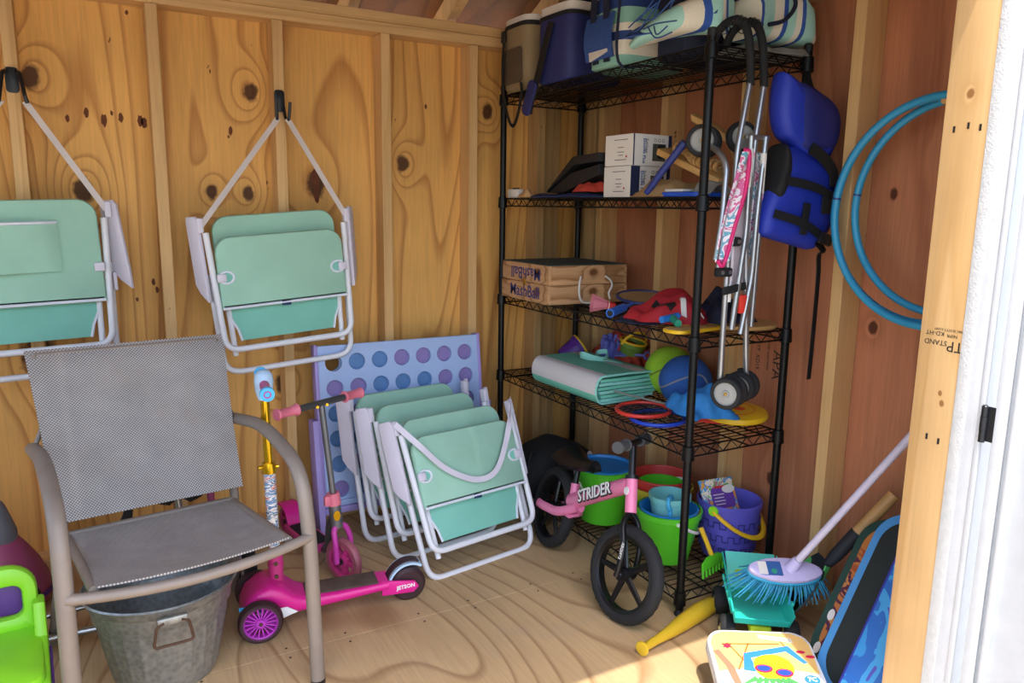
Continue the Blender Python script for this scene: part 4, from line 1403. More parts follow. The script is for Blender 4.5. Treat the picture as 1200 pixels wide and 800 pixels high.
def bucket(label, loc, rt, rb, h, col, name='sand_bucket', cat='bucket', group='sand buckets on the bottom shelf', rz=0.0, tilt=(0, 0), rim=None, handle=None, hdrop=0.0, inner=None):
    t = thing(name, label, cat, loc, (tilt[0], tilt[1], rz), group)
    b = MB()
    b.lathe([(0, 0), (rb, 0), (rb + 0.002, 0.004), (rt, h - 0.02), (rt + 0.004, h - 0.018), (rt + 0.005, h), (rt - 0.001, h + 0.001), (rt - 0.003, h - 0.02), (rb - 0.002, 0.006), (0, 0.006)], 40)
    b.build('body', col, t)
    if rim:
        MB().torus((0, 0, h), rt + 0.003, 0.005, n=40, k=8).build('rim', rim, t)
    if handle:
        hb = MB()
        pts = []
        for k in range(21):
            a = pi * k / 20
            pts.append(((rt + 0.008) * cos(a), -(rt + 0.012) * sin(a) * cos(hdrop), h - 0.012 - (rt + 0.012) * sin(a) * sin(hdrop)))
        hb.tube(pts, 0.0042, 8, up=(0, 0, 1), sq=1.4)
        hb.build('handle', handle, t)
    return t


# ---- top shelf: bags
mat('khaki_cloth', '8f7a57', 0.75, var=0.1, bump=0.3, bs=400)
mat('mesh_brown', '5a4a36', 0.85, bump=0.5, bs=600)
mat('black_web', '121214', 0.75, bump=0.2, bs=500)
mat('white_liner', 'ddd5c8', 0.5)
mat('navy_bag', '232a63', 0.65, var=0.08, bump=0.25, bs=400)
mat('navy_dark', '161c33', 0.8, bump=0.4, bs=500)
mat('mesh_blue', '2d4f8e', 0.8, var=0.15, vs_=60, bump=0.6, bs=450)
mat('cord_blue', '2a4c86', 0.7)
mat('linen_grey', '8f8d84', 0.85, bump=0.4, bs=300)
TB = [(0.13, 'e9e0c8'), (0.16, '8fc1ac'), (0.12, 'e9e0c8'), (0.05, 'e9e0c8'), (0.10, '27407a'), (0.09, 'e9e0c8'), (0.18, '8fc1ac'), (0.17, '27407a')]
stripes('tote_stripe', TB, 'Z', 0.26, off=0.15)
stripes('tote_stripe_x', [(0.22, 'e9e0c8'), (0.10, '2f55a0'), (0.18, 'a9d8c6'), (0.12, 'e9e0c8'), (0.08, '2f55a0'), (0.30, 'a9d8c6')], 'X', 0.16, off=0.3)
Z1, Z2, Z3, Z4, Z5 = [z + 0.0005 for z in ST]

ck = thing('cooler_bag', 'khaki insulated cooler bag with black straps at the wall end of the top shelf', 'cooler bag', (-0.325, -0.165, Z1), (0, 0, 0.0), 'soft cooler bags on the top shelf')
b = MB()
loft(b, [((0, 0, 0), (0.105, 0, 0), (0, 0.09, 0)), ((0, 0, 0.012), (0.115, 0, 0), (0, 0.10, 0)), ((0, 0, 0.12), (0.122, 0, 0), (0, 0.106, 0)), ((0, 0, 0.235), (0.117, 0, 0), (0, 0.102, 0))], 32, 0.45)
b.build('body', 'khaki_cloth', ck, smooth=60)
b = MB()
loft(b, [((0, 0, 0.23), (0.119, 0, 0), (0, 0.104, 0)), ((0, 0, 0.246), (0.119, 0, 0), (0, 0.104, 0))], 32, 0.45)
b.build('top_band', 'black_web', ck)
b = MB()
loft(b, [((0, 0, 0.246), (0.116, 0, 0), (0, 0.100, 0)), ((0.004, 0, 0.268), (0.117, 0, 0), (0, 0.101, 0)), ((0.004, 0, 0.272), (0.10, 0, 0), (0, 0.09, 0))], 32, 0.42)
b.build('lid', 'white_liner', ck, smooth=50)
MB().prism(rrect(0.15, 0.13, 0.02), 0.006, TR(-0.121, 0, 0.09) @ Matrix(((0, 0, -1, 0), (-1, 0, 0, 0), (0, 1, 0, 0), (0, 0, 0, 1))), bev=0.002).build('mesh_pocket', 'mesh_brown', ck)
MB().prism(rrect(0.13, 0.16, 0.05), 0.014, TR(0.01, -0.105, 0.09) @ RX(pi / 2), bev=0.005).build('front_pocket', 'khaki_cloth', ck)
zp = MB()
zp.tube([(0.01 + q[0], -0.114, 0.09 + q[1]) for q in rrect(0.118, 0.148, 0.045)[7:22]], 0.003, 6)
zp.build('zip', 'black_web', ck)
st_ = MB()
st_.ribbon(smoothpath([(-0.127, 0.055, 0.20), (-0.133, 0.055, 0.10), (-0.13, 0.052, 0.0), (-0.118, 0.03, -0.10), (-0.112, 0.0, -0.13), (-0.114, -0.04, -0.09), (-0.12, -0.075, -0.02), (-0.128, -0.085, 0.02)], 8), 0.022, 0.003, (0.15, 1, 0.1))
st_.build('shoulder_strap', 'black_web', ck)
MB().box((-0.13, 0.055, 0.205), (0.012, 0.028, 0.045), bev=0.005).build('buckle', 'hook_black', ck)

cn = thing('cooler_bag', 'navy blue insulated cooler bag between the khaki bag and the striped tote', 'cooler bag', (-0.300, -0.415, Z1), (0, 0, 0.05), 'soft cooler bags on the top shelf')
b = MB()
loft(b, [((0, 0, 0), (0.12, 0, 0), (0, 0.10, 0)), ((0, 0, 0.01), (0.128, 0, 0), (0, 0.11, 0)), ((0, 0, 0.22), (0.126, 0, 0), (0, 0.108, 0))], 32, 0.35)
b.build('body', 'navy_bag', cn, smooth=50)
b = MB()
loft(b, [((0, 0, 0.218), (0.129, 0, 0), (0, 0.111, 0)), ((0, 0, 0.232), (0.129, 0, 0), (0, 0.111, 0))], 32, 0.35)
b.build('zip_band', 'black_web', cn)
b = MB()
loft(b, [((0, 0, 0.232), (0.124, 0, 0), (0, 0.106, 0)), ((0, 0, 0.262), (0.124, 0, 0), (0, 0.106, 0)), ((0, 0, 0.266), (0.11, 0, 0), (0, 0.095, 0))], 32, 0.35)
b.build('lid', 'white_liner', cn, smooth=50)
b = MB()
b.prism(rrect(0.24, 0.20, 0.04), 0.014, TR(0.03, 0.0, 0.285) @ RY(-0.12), bev=0.005)
b.build('flap', 'navy_dark', cn)
st_ = MB()
st_.ribbon(smoothpath([(-0.131, 0.0, 0.205), (-0.139, 0.02, 0.14), (-0.141, 0.055, 0.05), (-0.143, 0.085, -0.02), (-0.145, 0.10, -0.06), (-0.146, 0.11, -0.10)], 8), 0.042, 0.003, (0.1, 1, 0.3))
sp_ = st_.build('shoulder_strap', 'black_web', cn)
b = MB()
b.prism(rrect(0.055, 0.13, 0.022), 0.012, TR(-0.148, 0.108, -0.045) @ RX(0.45) @ Matrix(((0, 0, -1, 0), (-1, 0, 0, 0), (0, 1, 0, 0), (0, 0, 0, 1))), bev=0.004)
b.build('strap_pad', 'navy_bag', sp_)

tt = thing('striped_tote', 'upright beach tote with mint, cream and navy stripes on the top shelf', 'tote bag', (-0.280, -0.725, Z1), (0.0, 0.0, 0.0), 'striped beach totes')
b = MB()
loft(b, [((0, 0, 0), (0.12, 0, 0), (0, 0.075, 0)), ((0, 0, 0.01), (0.14, 0, 0), (0, 0.095, 0)), ((0.005, -0.01, 0.15), (0.145, 0, 0), (0, 0.11, 0)), ((0.01, -0.02, 0.28), (0.15, 0, 0), (0, 0.09, 0)), ((0.01, -0.02, 0.36), (0.15, 0, 0), (0, 0.05, 0))], 36, 0.42, 0.01)
b.build('body', 'tote_stripe', tt, smooth=60)
for s in (-1, 1):
    b = MB()
    b.ribbon(smoothpath([(-0.145, s * 0.03, 0.02), (-0.156, s * 0.035, 0.16), (-0.150, s * 0.03, 0.30), (-0.13, s * 0.03, 0.42), (-0.06, s * 0.03, 0.45), (0.0, s * 0.03, 0.40)], 8), 0.03, 0.004, (0, 1, 0.0))
    b.build('handle', 'navy_dark', tt)
b = MB()
b.sheet(lambda u, v: (-0.151 - 0.012 * sin(pi * v), 0.075 - 0.15 * u, 0.03 + 0.135 * v), 8, 8, 0.004)
b.build('mesh_side', 'mesh_blue', tt)
MB().prism(rrect(0.10, 0.035, 0.002), 0.004, TR(-0.158, 0.0, 0.055) @ RX(-0.2) @ Matrix(((0, 0, -1, 0), (-1, 0, 0, 0), (0, 1, 0, 0), (0, 0, 0, 1)))).build('cream_patch', 'white_liner', tt)
MB().tube(smoothpath([(-0.15, -0.115, 0.36), (-0.158, -0.108, 0.2), (-0.15, -0.10, 0.01), (-0.05, -0.115, 0.004), (0.1, -0.115, 0.004)], 6), 0.005, 6).build('edge_binding', 'navy_dark', tt)

nb = thing('navy_tote', 'dark navy fabric tote standing behind the rolled mesh bag on the top shelf', 'tote bag', (-0.19, -0.955, Z1), (0, 0, 0.1))
b = MB()
loft(b, [((0, 0, 0), (0.14, 0, 0), (0, 0.07, 0)), ((0, 0, 0.012), (0.155, 0, 0), (0, 0.085, 0)), ((0, 0, 0.18), (0.16, 0, 0), (0, 0.085, 0)), ((0, 0, 0.34), (0.15, 0, 0), (0, 0.05, 0))], 32, 0.45)
b.build('body', 'navy_dark', nb, smooth=60)
b = MB()
b.tube(smoothpath([(-0.1, -0.08, 0.30), (-0.08, -0.085, 0.40), (0.06, -0.085, 0.40), (0.09, -0.08, 0.30)], 8), 0.008, 8)
b.build('handle', 'black_web', nb)

# mesh tote lying rolled along the front edge
mt = thing('mesh_tote', 'blue mesh and striped tote lying rolled on the front edge of the top shelf', 'tote bag', (-0.36, -0.99, Z1), (0, 0, 0), 'striped beach totes')
b = MB()
ax0, ax1 = Vector((-0.055, 0.115, 0.05)), Vector((0.06, -0.165, 0.110))
secs = []
for k in range(9):
    t_ = k / 8
    c = ax0.lerp(ax1, t_) + Vector((-0.02 * sin(pi * t_), 0, 0.012 * sin(pi * t_)))
    hw = 0.018 + 0.05 * sin(pi * min(1, t_ * 0.8 + 0.02))
    hh = 0.010 + 0.055 * t_
    secs.append((c, Vector((0.9, 0.35, 0)) * hw, Vector((0.1, 0.1, 0.98)) * hh))
loft(b, secs, 20, 0.75, 0.05, 3)
b.build('rolled_body', 'tote_stripe_x', mt, smooth=70)
b = MB()
b.sheet(lambda u, v: tuple(ax0.lerp(ax1, u) + Vector((-0.05 - 0.02 * sin(pi * u) + 0.045 * v, -0.01, -0.02 + 0.025 * (1 - u) + (0.03 + 0.06 * u) * v + 0.008 * sin(5 * u + 2)))), 16, 6, 0.004)
b.build('mesh_panel', 'mesh_blue', mt, smooth=70)
rr = random.Random(5)
for k in range(9):
    t0 = rr.uniform(0.15, 0.6)
    c0 = ax0.lerp(ax1, t0) + Vector((-0.075, -0.01, rr.uniform(0.0, 0.04)))
    c1 = c0 + Vector((rr.uniform(-0.01, 0.02), rr.uniform(-0.16, -0.06), rr.uniform(-0.035, 0.06)))
    md = (c0 + c1) / 2 + Vector((-0.012, 0, rr.uniform(-0.04, 0.03)))
    MB().tube(smoothpath([c0, md, c1], 8), 0.0022, 5).build('loose_cord', 'cord_blue', mt)

sb_ = thing('folded_beach_bag', 'plump folded striped beach bag at the near end of the top shelf', 'beach bag', (-0.135, -1.155, Z1 + 0.036), (0, 0, 0.0), 'striped beach totes')
b = MB()
secs = []
for k in range(9):
    t_ = k / 8
    x = -0.11 + 0.24 * t_
    hh = 0.055 + 0.02 * sin(pi * t_) - (0.035 * max(0, t_ - 0.85) / 0.15)
    secs.append(((x, 0.01 * sin(5 * t_), hh + 0.002), (0.0, 0.075 - 0.02 * max(0, t_ - 0.85) / 0.15, 0), (0.0, 0, hh)))
loft(b, secs, 24, 0.6, 0.02, 9)
b.build('body', 'tote_stripe_x', sb_, smooth=70)
b = MB()
b.tube(smoothpath([(-0.02, -0.07, 0.15), (0.01, -0.085, 0.10), (-0.03, -0.088, 0.05), (-0.09, -0.085, 0.03)], 8), 0.006, 8)
b.build('handle_cord', 'navy_dark', sb_)
b = MB()
crumple(b, 0.26, 0.17, 0.03, 4, fold=0.004, sharp=8)
lt = b.build('folded_towel', 'linen_grey')
lt.location = (-0.14, -1.135, Z1)
tag(lt, 'grey folded linen towel under the plump striped bag', 'towel')

# ---- second shelf
mat('matt_black', '17171a', 0.6)
mat('cloth_navy', '1d2c58', 0.8, var=0.15, bump=0.4, bs=300)
mat('cloth_red', 'c1402f', 0.75, var=0.12)
mat('carton_white', 'e6e0d6', 0.6, var=0.03)
mat('carton_print', '1c2747', 0.6)
mat('carton_blue', '2f5e9c', 0.6)
mat('pale_wood', 'c89a5c', 0.5, var=0.1, vs_=20)
mat('rope', 'b58a52', 0.85, var=0.2, vs_=60, bump=0.6, bs=200)
mat('burlap', 'b08a5a', 0.9, var=0.12, bump=0.8, bs=350)
mat('navy_tube', '24357a', 0.35)
mat('bright_blue', '1e56c8', 0.4)
mat('tan_cloth', 'c79a64', 0.85)
mat('lock_grey', '5b5d52', 0.4, 0.4)

pa = thing('power_adapter', 'small white power adapter box by the shelf post, second shelf', 'adapter', (-0.385, -0.10, Z2))
MB().box((0, 0, 0.018), (0.03, 0.085, 0.034), bev=0.004).build('case', 'carton_white', pa)
for k in (-1, 1):
    MB().box((-0.004, 0.012 * k - 0.01, 0.0375), (0.012, 0.016, 0.006), bev=0.001).build('port', 'matt_black', pa)
b = MB()
crumple(b, 0.05, 0.07, 0.035, 11, fold=0.004)
o = b.build('cloth_scrap', 'tan_cloth')
o.location = (-0.385, -0.19, Z2)
tag(o, 'small crumpled tan rag next to the white adapter', 'rag')
b = MB()
crumple(b, 0.16, 0.42, 0.014, 12, fold=0.003, sharp=6)
o = b.build('folded_cloth', 'cloth_navy')
o.location = (-0.335, -0.44, Z2)
tag(o, 'flat navy cloth lying under the open black case', 'cloth')
b = MB()
crumple(b, 0.10, 0.15, 0.045, 13, fold=0.006)
o = b.build('crumpled_cloth', 'cloth_red')
o.location = (-0.34, -0.585, Z2 + 0.018)
tag(o, 'crumpled orange-red cloth tucked under the black case', 'cloth')
bc = thing('black_case', 'black hard case propped open, left of the white cartons', 'case', (-0.18, -0.48, Z2 + 0.019), (0, 0, 0))
b = MB(TR(-0.07, 0.0, 0.0))
b.prism([(0.17, 0.0), (0.06, 0.0), (-0.16, 0.06), (-0.16, 0.095), (0.02, 0.07)], 0.22, Matrix(((0, 0, 1, 0), (1, 0, 0, 0), (0, 1, 0, 0), (0, 0, 0, 1))), bev=0.003)
b.build('lower_tray', 'matt_black', bc)
b = MB(TR(-0.07, 0.0, 0.0))
b.prism([(0.175, 0.002), (0.165, 0.014), (0.0, 0.128), (-0.165, 0.135), (-0.165, 0.105), (-0.01, 0.098)], 0.23, Matrix(((0, 0, 1, 0), (1, 0, 0, 0), (0, 1, 0, 0), (0, 0, 0, 1))), bev=0.003)
b.build('lid', 'matt_black', bc)

def lock_box(label, loc, rz, sw_=0.0365):
    t = thing('lock_carton', label, 'carton', loc, (0, 0, rz), 'white smart-lock cartons')
    MB().box((0, 0, 0.0515), (0.165, 0.148, 0.102), bev=0.0015, seg=1).build('carton', 'carton_white', t)
    MB().box((-0.0825 + sw_ / 2, -0.0745, 0.0515), (sw_, 0.0008, 0.101)).build('dark_spine', 'carton_print', t)
    MB().box((0.075, -0.0745, 0.0515), (0.0145, 0.0008, 0.101)).build('dark_spine', 'carton_print', t)
    MB().box((0.028, -0.0747, 0.045), (0.056, 0.0012, 0.056), bev=0.0004).build('lock_picture', 'lock_grey', t)
    MB().box((0.038, -0.0755, 0.048), (0.032, 0.0012, 0.044), bev=0.0004).build('keypad_picture', 'matt_black', t)
    text('brand', 'Schlage', 0.016, frame((-0.026, -0.0752, 0.065), (0, 0, -1), (1, 0, 0)), 'carton_print', t, 0.0002)
    text('model', 'Encode Plus', 0.0165, frame((-0.036, -0.0752, 0.048), (0, 0, -1), (1, 0, 0)), 'carton_blue', t, 0.0002, 0.0003)
    for k in range(3):
        MB().torus((0.01 + k * 0.017, -0.0747, 0.084), 0.005, 0.0009, (0, 1, 0), 12, 4).build('icon', 'lock_grey', t)
    for z, w in ((0.085, 0.07), (0.06, 0.03), (0.045, 0.035), (0.035, 0.025), (0.02, 0.06)):
        MB().box((-0.0828, -0.01, z), (0.0006, w, 0.0022)).build('print_line', 'lock_grey', t)
    MB().prism(circ(0.004, 10), 0.0006, TR(-0.0828, -0.04, 0.03) @ RY(pi / 2)).build('red_mark', 'cloth_red', t)
    return t
lock_box('lower white smart-lock carton standing on the second shelf', (-0.277, -0.746, Z2), 0.0)
lock_box('upper white smart-lock carton showing the keypad picture, stacked on the other', (-0.272, -0.742, Z2 + 0.1035), 0.03, 0.005)

b = MB()
crumple(b, 0.17, 0.20, 0.075, 21, fold=0.006)
o = b.build('burlap_sack', 'burlap')
o.location = (-0.30, -0.955, Z2)
tag(o, 'small tan burlap sack slumped beside the white cartons', 'sack')
sw = thing('swing_seat', 'wooden plank swing seat with coiled rope on the second shelf', 'swing', (-0.305, -1.055, Z2 + 0.095))
sm_ = frame((0, 0, 0), (0.10, -0.95, -0.38), (0.95, 0.12, 0.12))
MB(sm_).box((0, 0.01, 0), (0.27, 0.085, 0.022), bev=0.005).build('plank', 'pale_wood', sw)
cp = []
for k in range(150):
    a = k * 0.5
    cp.append((-0.085 + 0.0012 * k, 0.015 * sin(k * 0.05) + 0.022 * cos(a), 0.028 + 0.013 * sin(a)))
MB(sm_).tube(cp, 0.007, 7).build('rope_coil', 'rope', sw)
bl = MB()
bl.tube([(-0.392, -0.945, Z2 + 0.012), (-0.380, -1.01, Z2 + 0.085), (-0.362, -1.075, Z2 + 0.16)], [0.010, 0.011, 0.012], 14)
o = bl.build('toy_bat', 'navy_tube')
tag(o, 'dark blue plastic bat slanting behind the swing plank', 'bat')
bl = MB()
loft(bl, [((-0.235, -0.97, Z2 + 0.25), (0.02, 0.006, 0), (0, 0, 0.012)), ((-0.235, -0.975, Z2 + 0.245), (0.026, 0.008, 0), (0, 0.004, 0.016)), ((-0.215, -1.06, Z2 + 0.20), (0.028, 0.008, 0), (0, 0.004, 0.017)), ((-0.20, -1.10, Z2 + 0.17), (0.026, 0.008, 0), (0, 0.004, 0.015))], 14, 0.6)
bl.tube([(-0.205, -1.09, Z2 + 0.18), (-0.16, -1.15, Z2 + 0.002)], 0.011, 10)
o = bl.build('wooden_mallet', 'pale_wood')
tag(o, 'wooden mallet-like handle end poking up behind the stroller wheels', 'mallet')
dm = thing('dustpan', 'bright blue shallow tray lying under the slanted bat, second shelf', 'tray', (-0.33, -1.08, Z2))
MB().prism(rrect(0.11, 0.17, 0.02), 0.014, TR(0, 0, 0.008), bev=0.004).build('pan', 'bright_blue', dm)
MB().box((-0.02, 0.03, 0.02), (0.05, 0.08, 0.008), bev=0.002).build('paper_strip', 'carton_white', dm)
gp = MB()
gp.sheet(lambda u, v: (-0.36 + 0.09 * u, -1.19 + 0.07 * v, Z2 + 0.01 + 0.05 * sin(pi * u) * (0.6 + 0.4 * v)), 10, 6, 0.004)
o = gp.build('plastic_scoop', 'linen_grey')
tag(o, 'curved grey plastic scoop beside the front post, second shelf', 'scoop')

# ---- third shelf
wood('mash_wood', 'c69a6e', '94683f', 'Z', 'Y', 12.0, 7.0, 1.1, [(0.04, -0.1, 0.018, 1.0)], '6a4022', 0.25, rnd=False, seed=3.0)
wood('mash_wood_x', 'c69a6e', '94683f', 'Z', 'X', 12.0, 7.0, 1.1, [(0.045, 0.02, 0.012, 0.9)], '6a4022', 0.25, seed=5.0)
mat('felt_green', '3c4a44', 0.95)
mat('ink_navy', '2c3470', 0.7)
mat('brass', 'b08a3a', 0.35, 0.8)
mat('cord_white', 'dcd6cc', 0.8)
def mash_box(label, z, flip, wx):
    t = thing('game_box', label, 'game box', (-0.235, -0.242, z), (0, 0, 0), 'wooden ball-game boxes')
    MB().box((-wx / 2 + 0.006, 0, 0.0365), (0.012, 0.366, 0.073), bev=0.001, seg=1).build('side_panel', 'mash_wood', t)
    MB().box((wx / 2 - 0.006, 0, 0.0365), (0.012, 0.366, 0.073), bev=0.001, seg=1).build('side_panel', 'mash_wood', t)
    for s in (-1, 1):
        MB().box((0, s * 0.1775, 0.0365), (wx - 0.025, 0.011, 0.073), bev=0.001, seg=1).build('end_panel', 'mash_wood_x', t)
    MB().box((0, 0, 0.003 if not flip else 0.07), (wx - 0.025, 0.342, 0.006)).build('base_board', 'felt_green', t)
    if flip:
        MB().box((0, 0, 0.0745), (wx - 0.004, 0.362, 0.003)).build('felt_top', 'felt_green', t)
    sx_ = -wx / 2 - 0.0004
    text('box_text', 'MashBall', 0.066, frame((sx_, -0.005, 0.036), (0, 1 if flip else -1, 0), (0, 0, -1 if flip else 1)), 'ink_navy', t, 0.0004, 0.0004)
    hp = MB()
    hx = 0.035
    y_ = -0.184
    if flip:
        hp.tube(smoothpath([(-0.04, y_ - 0.002, 0.03), (-0.052, y_ - 0.012, 0.01), (-0.055, y_ - 0.014, -0.03), (-0.04, y_ - 0.016, -0.065), (0.01, y_ - 0.02, -0.070), (0.03, y_ - 0.02, -0.068)], 6), 0.0042, 7)
        hp.build('rope_handle', 'cord_white', t)
        h2 = MB()
        h2.tube(smoothpath([(0.075, y_ - 0.002, 0.03), (0.095, y_ - 0.012, 0.012), (0.10, y_ - 0.014, -0.01), (0.085, y_ - 0.016, -0.035), (0.09, y_ - 0.018, -0.06)], 6), 0.0042, 7)
        h2.build('rope_handle', 'cord_white', t)
    return t
mash_box('lower wooden lettered game box standing on the third shelf', Z3, False, 0.372)
mash_box('upper wooden lettered game box, upside down with dark green top', Z3 + 0.0745, True, 0.366)
lt = thing('box_latch', 'small brass latch joining the two wooden game boxes', 'latch', (-0.4235, -0.25, Z3 + 0.074))
MB().box((0, 0, 0.0), (0.003, 0.02, 0.024), bev=0.001).build('plate', 'brass', lt)
MB().torus((-0.004, 0, -0.004), 0.006, 0.0016, (1, 0, 0), 14, 6).build('ring', 'brass', lt)

mat('pink_feather', 'd9808c', 0.6, trans=0.0)
mat('cork_red', 'c8302c', 0.45)
sh = thing('shuttlecock', 'pink plastic shuttlecock with red tip in front of the game boxes', 'shuttlecock', (-0.322, -0.665, Z3 + 0.026), (0, pi / 2 + 0.12, -0.45))
b = MB()
b.lathe([(0.012, 0.0), (0.018, -0.02), (0.031, -0.055), (0.029, -0.055), (0.016, -0.02), (0.010, 0.0)], 16)
b.build('skirt', 'pink_feather', sh)
for k in range(12):
    a = 2 * pi * k / 12
    MB().tube([(0.013 * cos(a), 0.013 * sin(a), 0.0), (0.033 * cos(a), 0.033 * sin(a), -0.058)], 0.0013, 5).build('rib', 'pink_feather', sh)
MB().lathe([(0.0, 0.034), (0.009, 0.031), (0.0135, 0.022), (0.0135, 0.0), (0, 0.0)], 18).build('tip', 'cork_red', sh)
MB().torus((0, 0, 0.006), 0.0135, 0.0016, n=18, k=6).build('band', 'carton_white', sh)

mat('racket_blue', '2f6fd0', 0.4)
mat('racket_navy', '27356f', 0.4)
mat('string_tan', '9a7a4a', 0.7)
rk = thing('badminton_racket', 'blue-handled badminton racket resting beside the red jersey', 'racket', (-0.40, -0.79, Z3 + 0.016), (0, 0, 0))
dirr = Vector((0.33, 0.19, 0.025)).normalized()
rm = frame((0, 0, 0), dirr, (-0.5, 0.86, 0.10))
b = MB(rm)
b.tube([(0.0, 0, 0), (0.12, 0, 0)], [0.0155, 0.0145], 14)
b.build('handle', 'racket_blue', rk)
MB(rm).tube([(-0.0006, 0, 0), (0.002, 0, 0)], 0.011, 14).build('butt_hole', 'matt_black', rk)
MB(rm).tube([(0.12, 0, 0), (0.2, 0, 0)], 0.006, 8).build('shaft', 'racket_blue', rk)
b = MB(rm)
b.tube([(0.32 + 0.12 * cos(a), 0.10 * sin(a), 0.004) for a in [2 * pi * k / 40 for k in range(40)]], 0.0055, 8, closed=True)
hd_ = b.build('head_ring', 'racket_navy', rk)
b = MB(rm)
for k in range(-8, 9):
    yv_ = k * 0.0115
    xx = 0.12 * sqrt(max(0, 1 - (yv_ / 0.10) ** 2))
    b.tube([(0.32 - xx, yv_, 0.004), (0.32 + xx, yv_, 0.004)], 0.0009, 4)
for k in range(-9, 10):
    xv = k * 0.0125
    yy = 0.10 * sqrt(max(0, 1 - (xv / 0.12) ** 2))
    b.tube([(0.32 + xv, -yy, 0.004), (0.32 + xv, yy, 0.004)], 0.0009, 4)
st_o = b.build('strings', 'string_tan', hd_)
st_o['kind'] = 'stuff'

mat('jersey_red', 'b3232c', 0.7, var=0.12, bump=0.3, bs=300)
mat('jersey_navy', '161d35', 0.75, var=0.12, bump=0.3, bs=300)
jr = thing('red_jersey', 'crumpled red sports jersey with white trim on the third shelf', 'jersey', (-0.262, -0.945, Z3 + 0.010), (0, 0, 0.25))
b = MB()
crumple(b, 0.25, 0.27, 0.10, 31, 28, 26, 0.005, fold=0.012)
jf = b.fn
b.build('cloth', 'jersey_red', jr, smooth=60)
def over(fn, u0, v0, u1, v1, wd):
    def g(u, v):
        uu, vv = u0 + (u1 - u0) * u, v0 + (v1 - v0) * u
        nu_, nv_ = -(v1 - v0), (u1 - u0)
        l = sqrt(nu_ * nu_ + nv_ * nv_)
        q = fn(uu + nu_ / l * wd * (v - 0.5), vv + nv_ / l * wd * (v - 0.5))
        return (q[0] - 0.002, q[1] - 0.003, q[2] + 0.0055)
    return g
MB().sheet(over(jf, 0.30, 0.62, 0.14, 0.26, 0.07), 18, 4, 0.003).build('dark_stripe', 'matt_black', jr, smooth=60)
MB().sheet(over(jf, 0.36, 0.36, 0.10, 0.06, 0.05), 18, 4, 0.003).build('white_tape', 'carton_white', jr, smooth=60)
MB().sheet(over(jf, 0.60, 0.30, 0.35, 0.04, 0.03), 18, 4, 0.003).build('white_piping', 'carton_white', jr, smooth=60)
jn = thing('navy_jersey', 'crumpled navy jersey with white outline lettering beside the red one', 'jersey', (-0.165, -1.05, Z3 + 0.0135), (0, 0, 0.1))
b = MB()
crumple(b, 0.15, 0.17, 0.10, 33, 20, 18, 0.005, fold=0.008)
b.build('cloth', 'jersey_navy', jn, smooth=60)
b = MB()
b.tube([(0.005, -0.075, 0.05), (0.025, -0.075, 0.075), (0.045, -0.07, 0.06), (0.05, -0.072, 0.035), (0.02, -0.078, 0.04)], 0.0025, 5)
b.build('white_outline', 'carton_white', jn)
b = MB()
crumple(b, 0.16, 0.14, 0.03, 35, fold=0.005)
o = b.build('dark_cloth', 'jersey_navy')
o.location = (-0.335, -0.90, Z3)
o.rotation_euler = (0, 0, 0.4)
tag(o, 'flattened dark navy cloth beneath the red jersey', 'cloth')
mat('yellow_plastic', 'e8b820', 0.4, var=0.05)
pd = thing('toy_paddle', 'yellow and wooden paddle lying at the front edge of the third shelf', 'paddle', (-0.355, -1.125, Z3), (0, 0, 0.12))
b = MB()
b.prism(rrect(0.20, 0.075, 0.033), 0.012, TR(0.02, 0, 0.007), bev=0.003)
b.build('face', 'pale_wood', pd)
MB().tube([(0.02 + q[0], q[1], 0.008) for q in rrect(0.202, 0.077, 0.034)], 0.006, 8, closed=True).build('edge_band', 'yellow_plastic', pd)
MB().box((0.15, 0.0, 0.008), (0.08, 0.026, 0.014), bev=0.005).build('grip', 'pale_wood', pd)
mat('toy_blue', '2a78c8', 0.4)
mat('toy_green', '2f9a78', 0.4)
o = MB().tube([(-0.40, -1.055, Z3 + 0.030), (-0.33, -1.05, Z3 + 0.036)], [0.011, 0.013], 12).build('toy_peg', 'toy_blue')
tag(o, 'short blue plastic peg on the yellow paddle', 'toy')
o = MB().tube([(-0.385, -1.115, Z3 + 0.026), (-0.36, -1.06, Z3 + 0.032)], [0.011, 0.013], 12).build('toy_peg', 'toy_green')
tag(o, 'short green plastic peg on the yellow paddle', 'toy')
dc = thing('wooden_disc', 'round plywood disc lying near the rear post of the third shelf', 'disc', (-0.105, -1.085, Z3))
MB().lathe([(0, 0), (0.122, 0), (0.124, 0.003), (0.124, 0.010), (0.122, 0.012), (0, 0.012)], 48).build('board', 'pale_wood', dc)
MB().prism(circ(0.02, 5), 0.0006, TR(-0.03, -0.06, 0.0123)).build('dark_print', 'carton_print', dc)
dc.location.x = -0.108
dc.location.y = -1.082

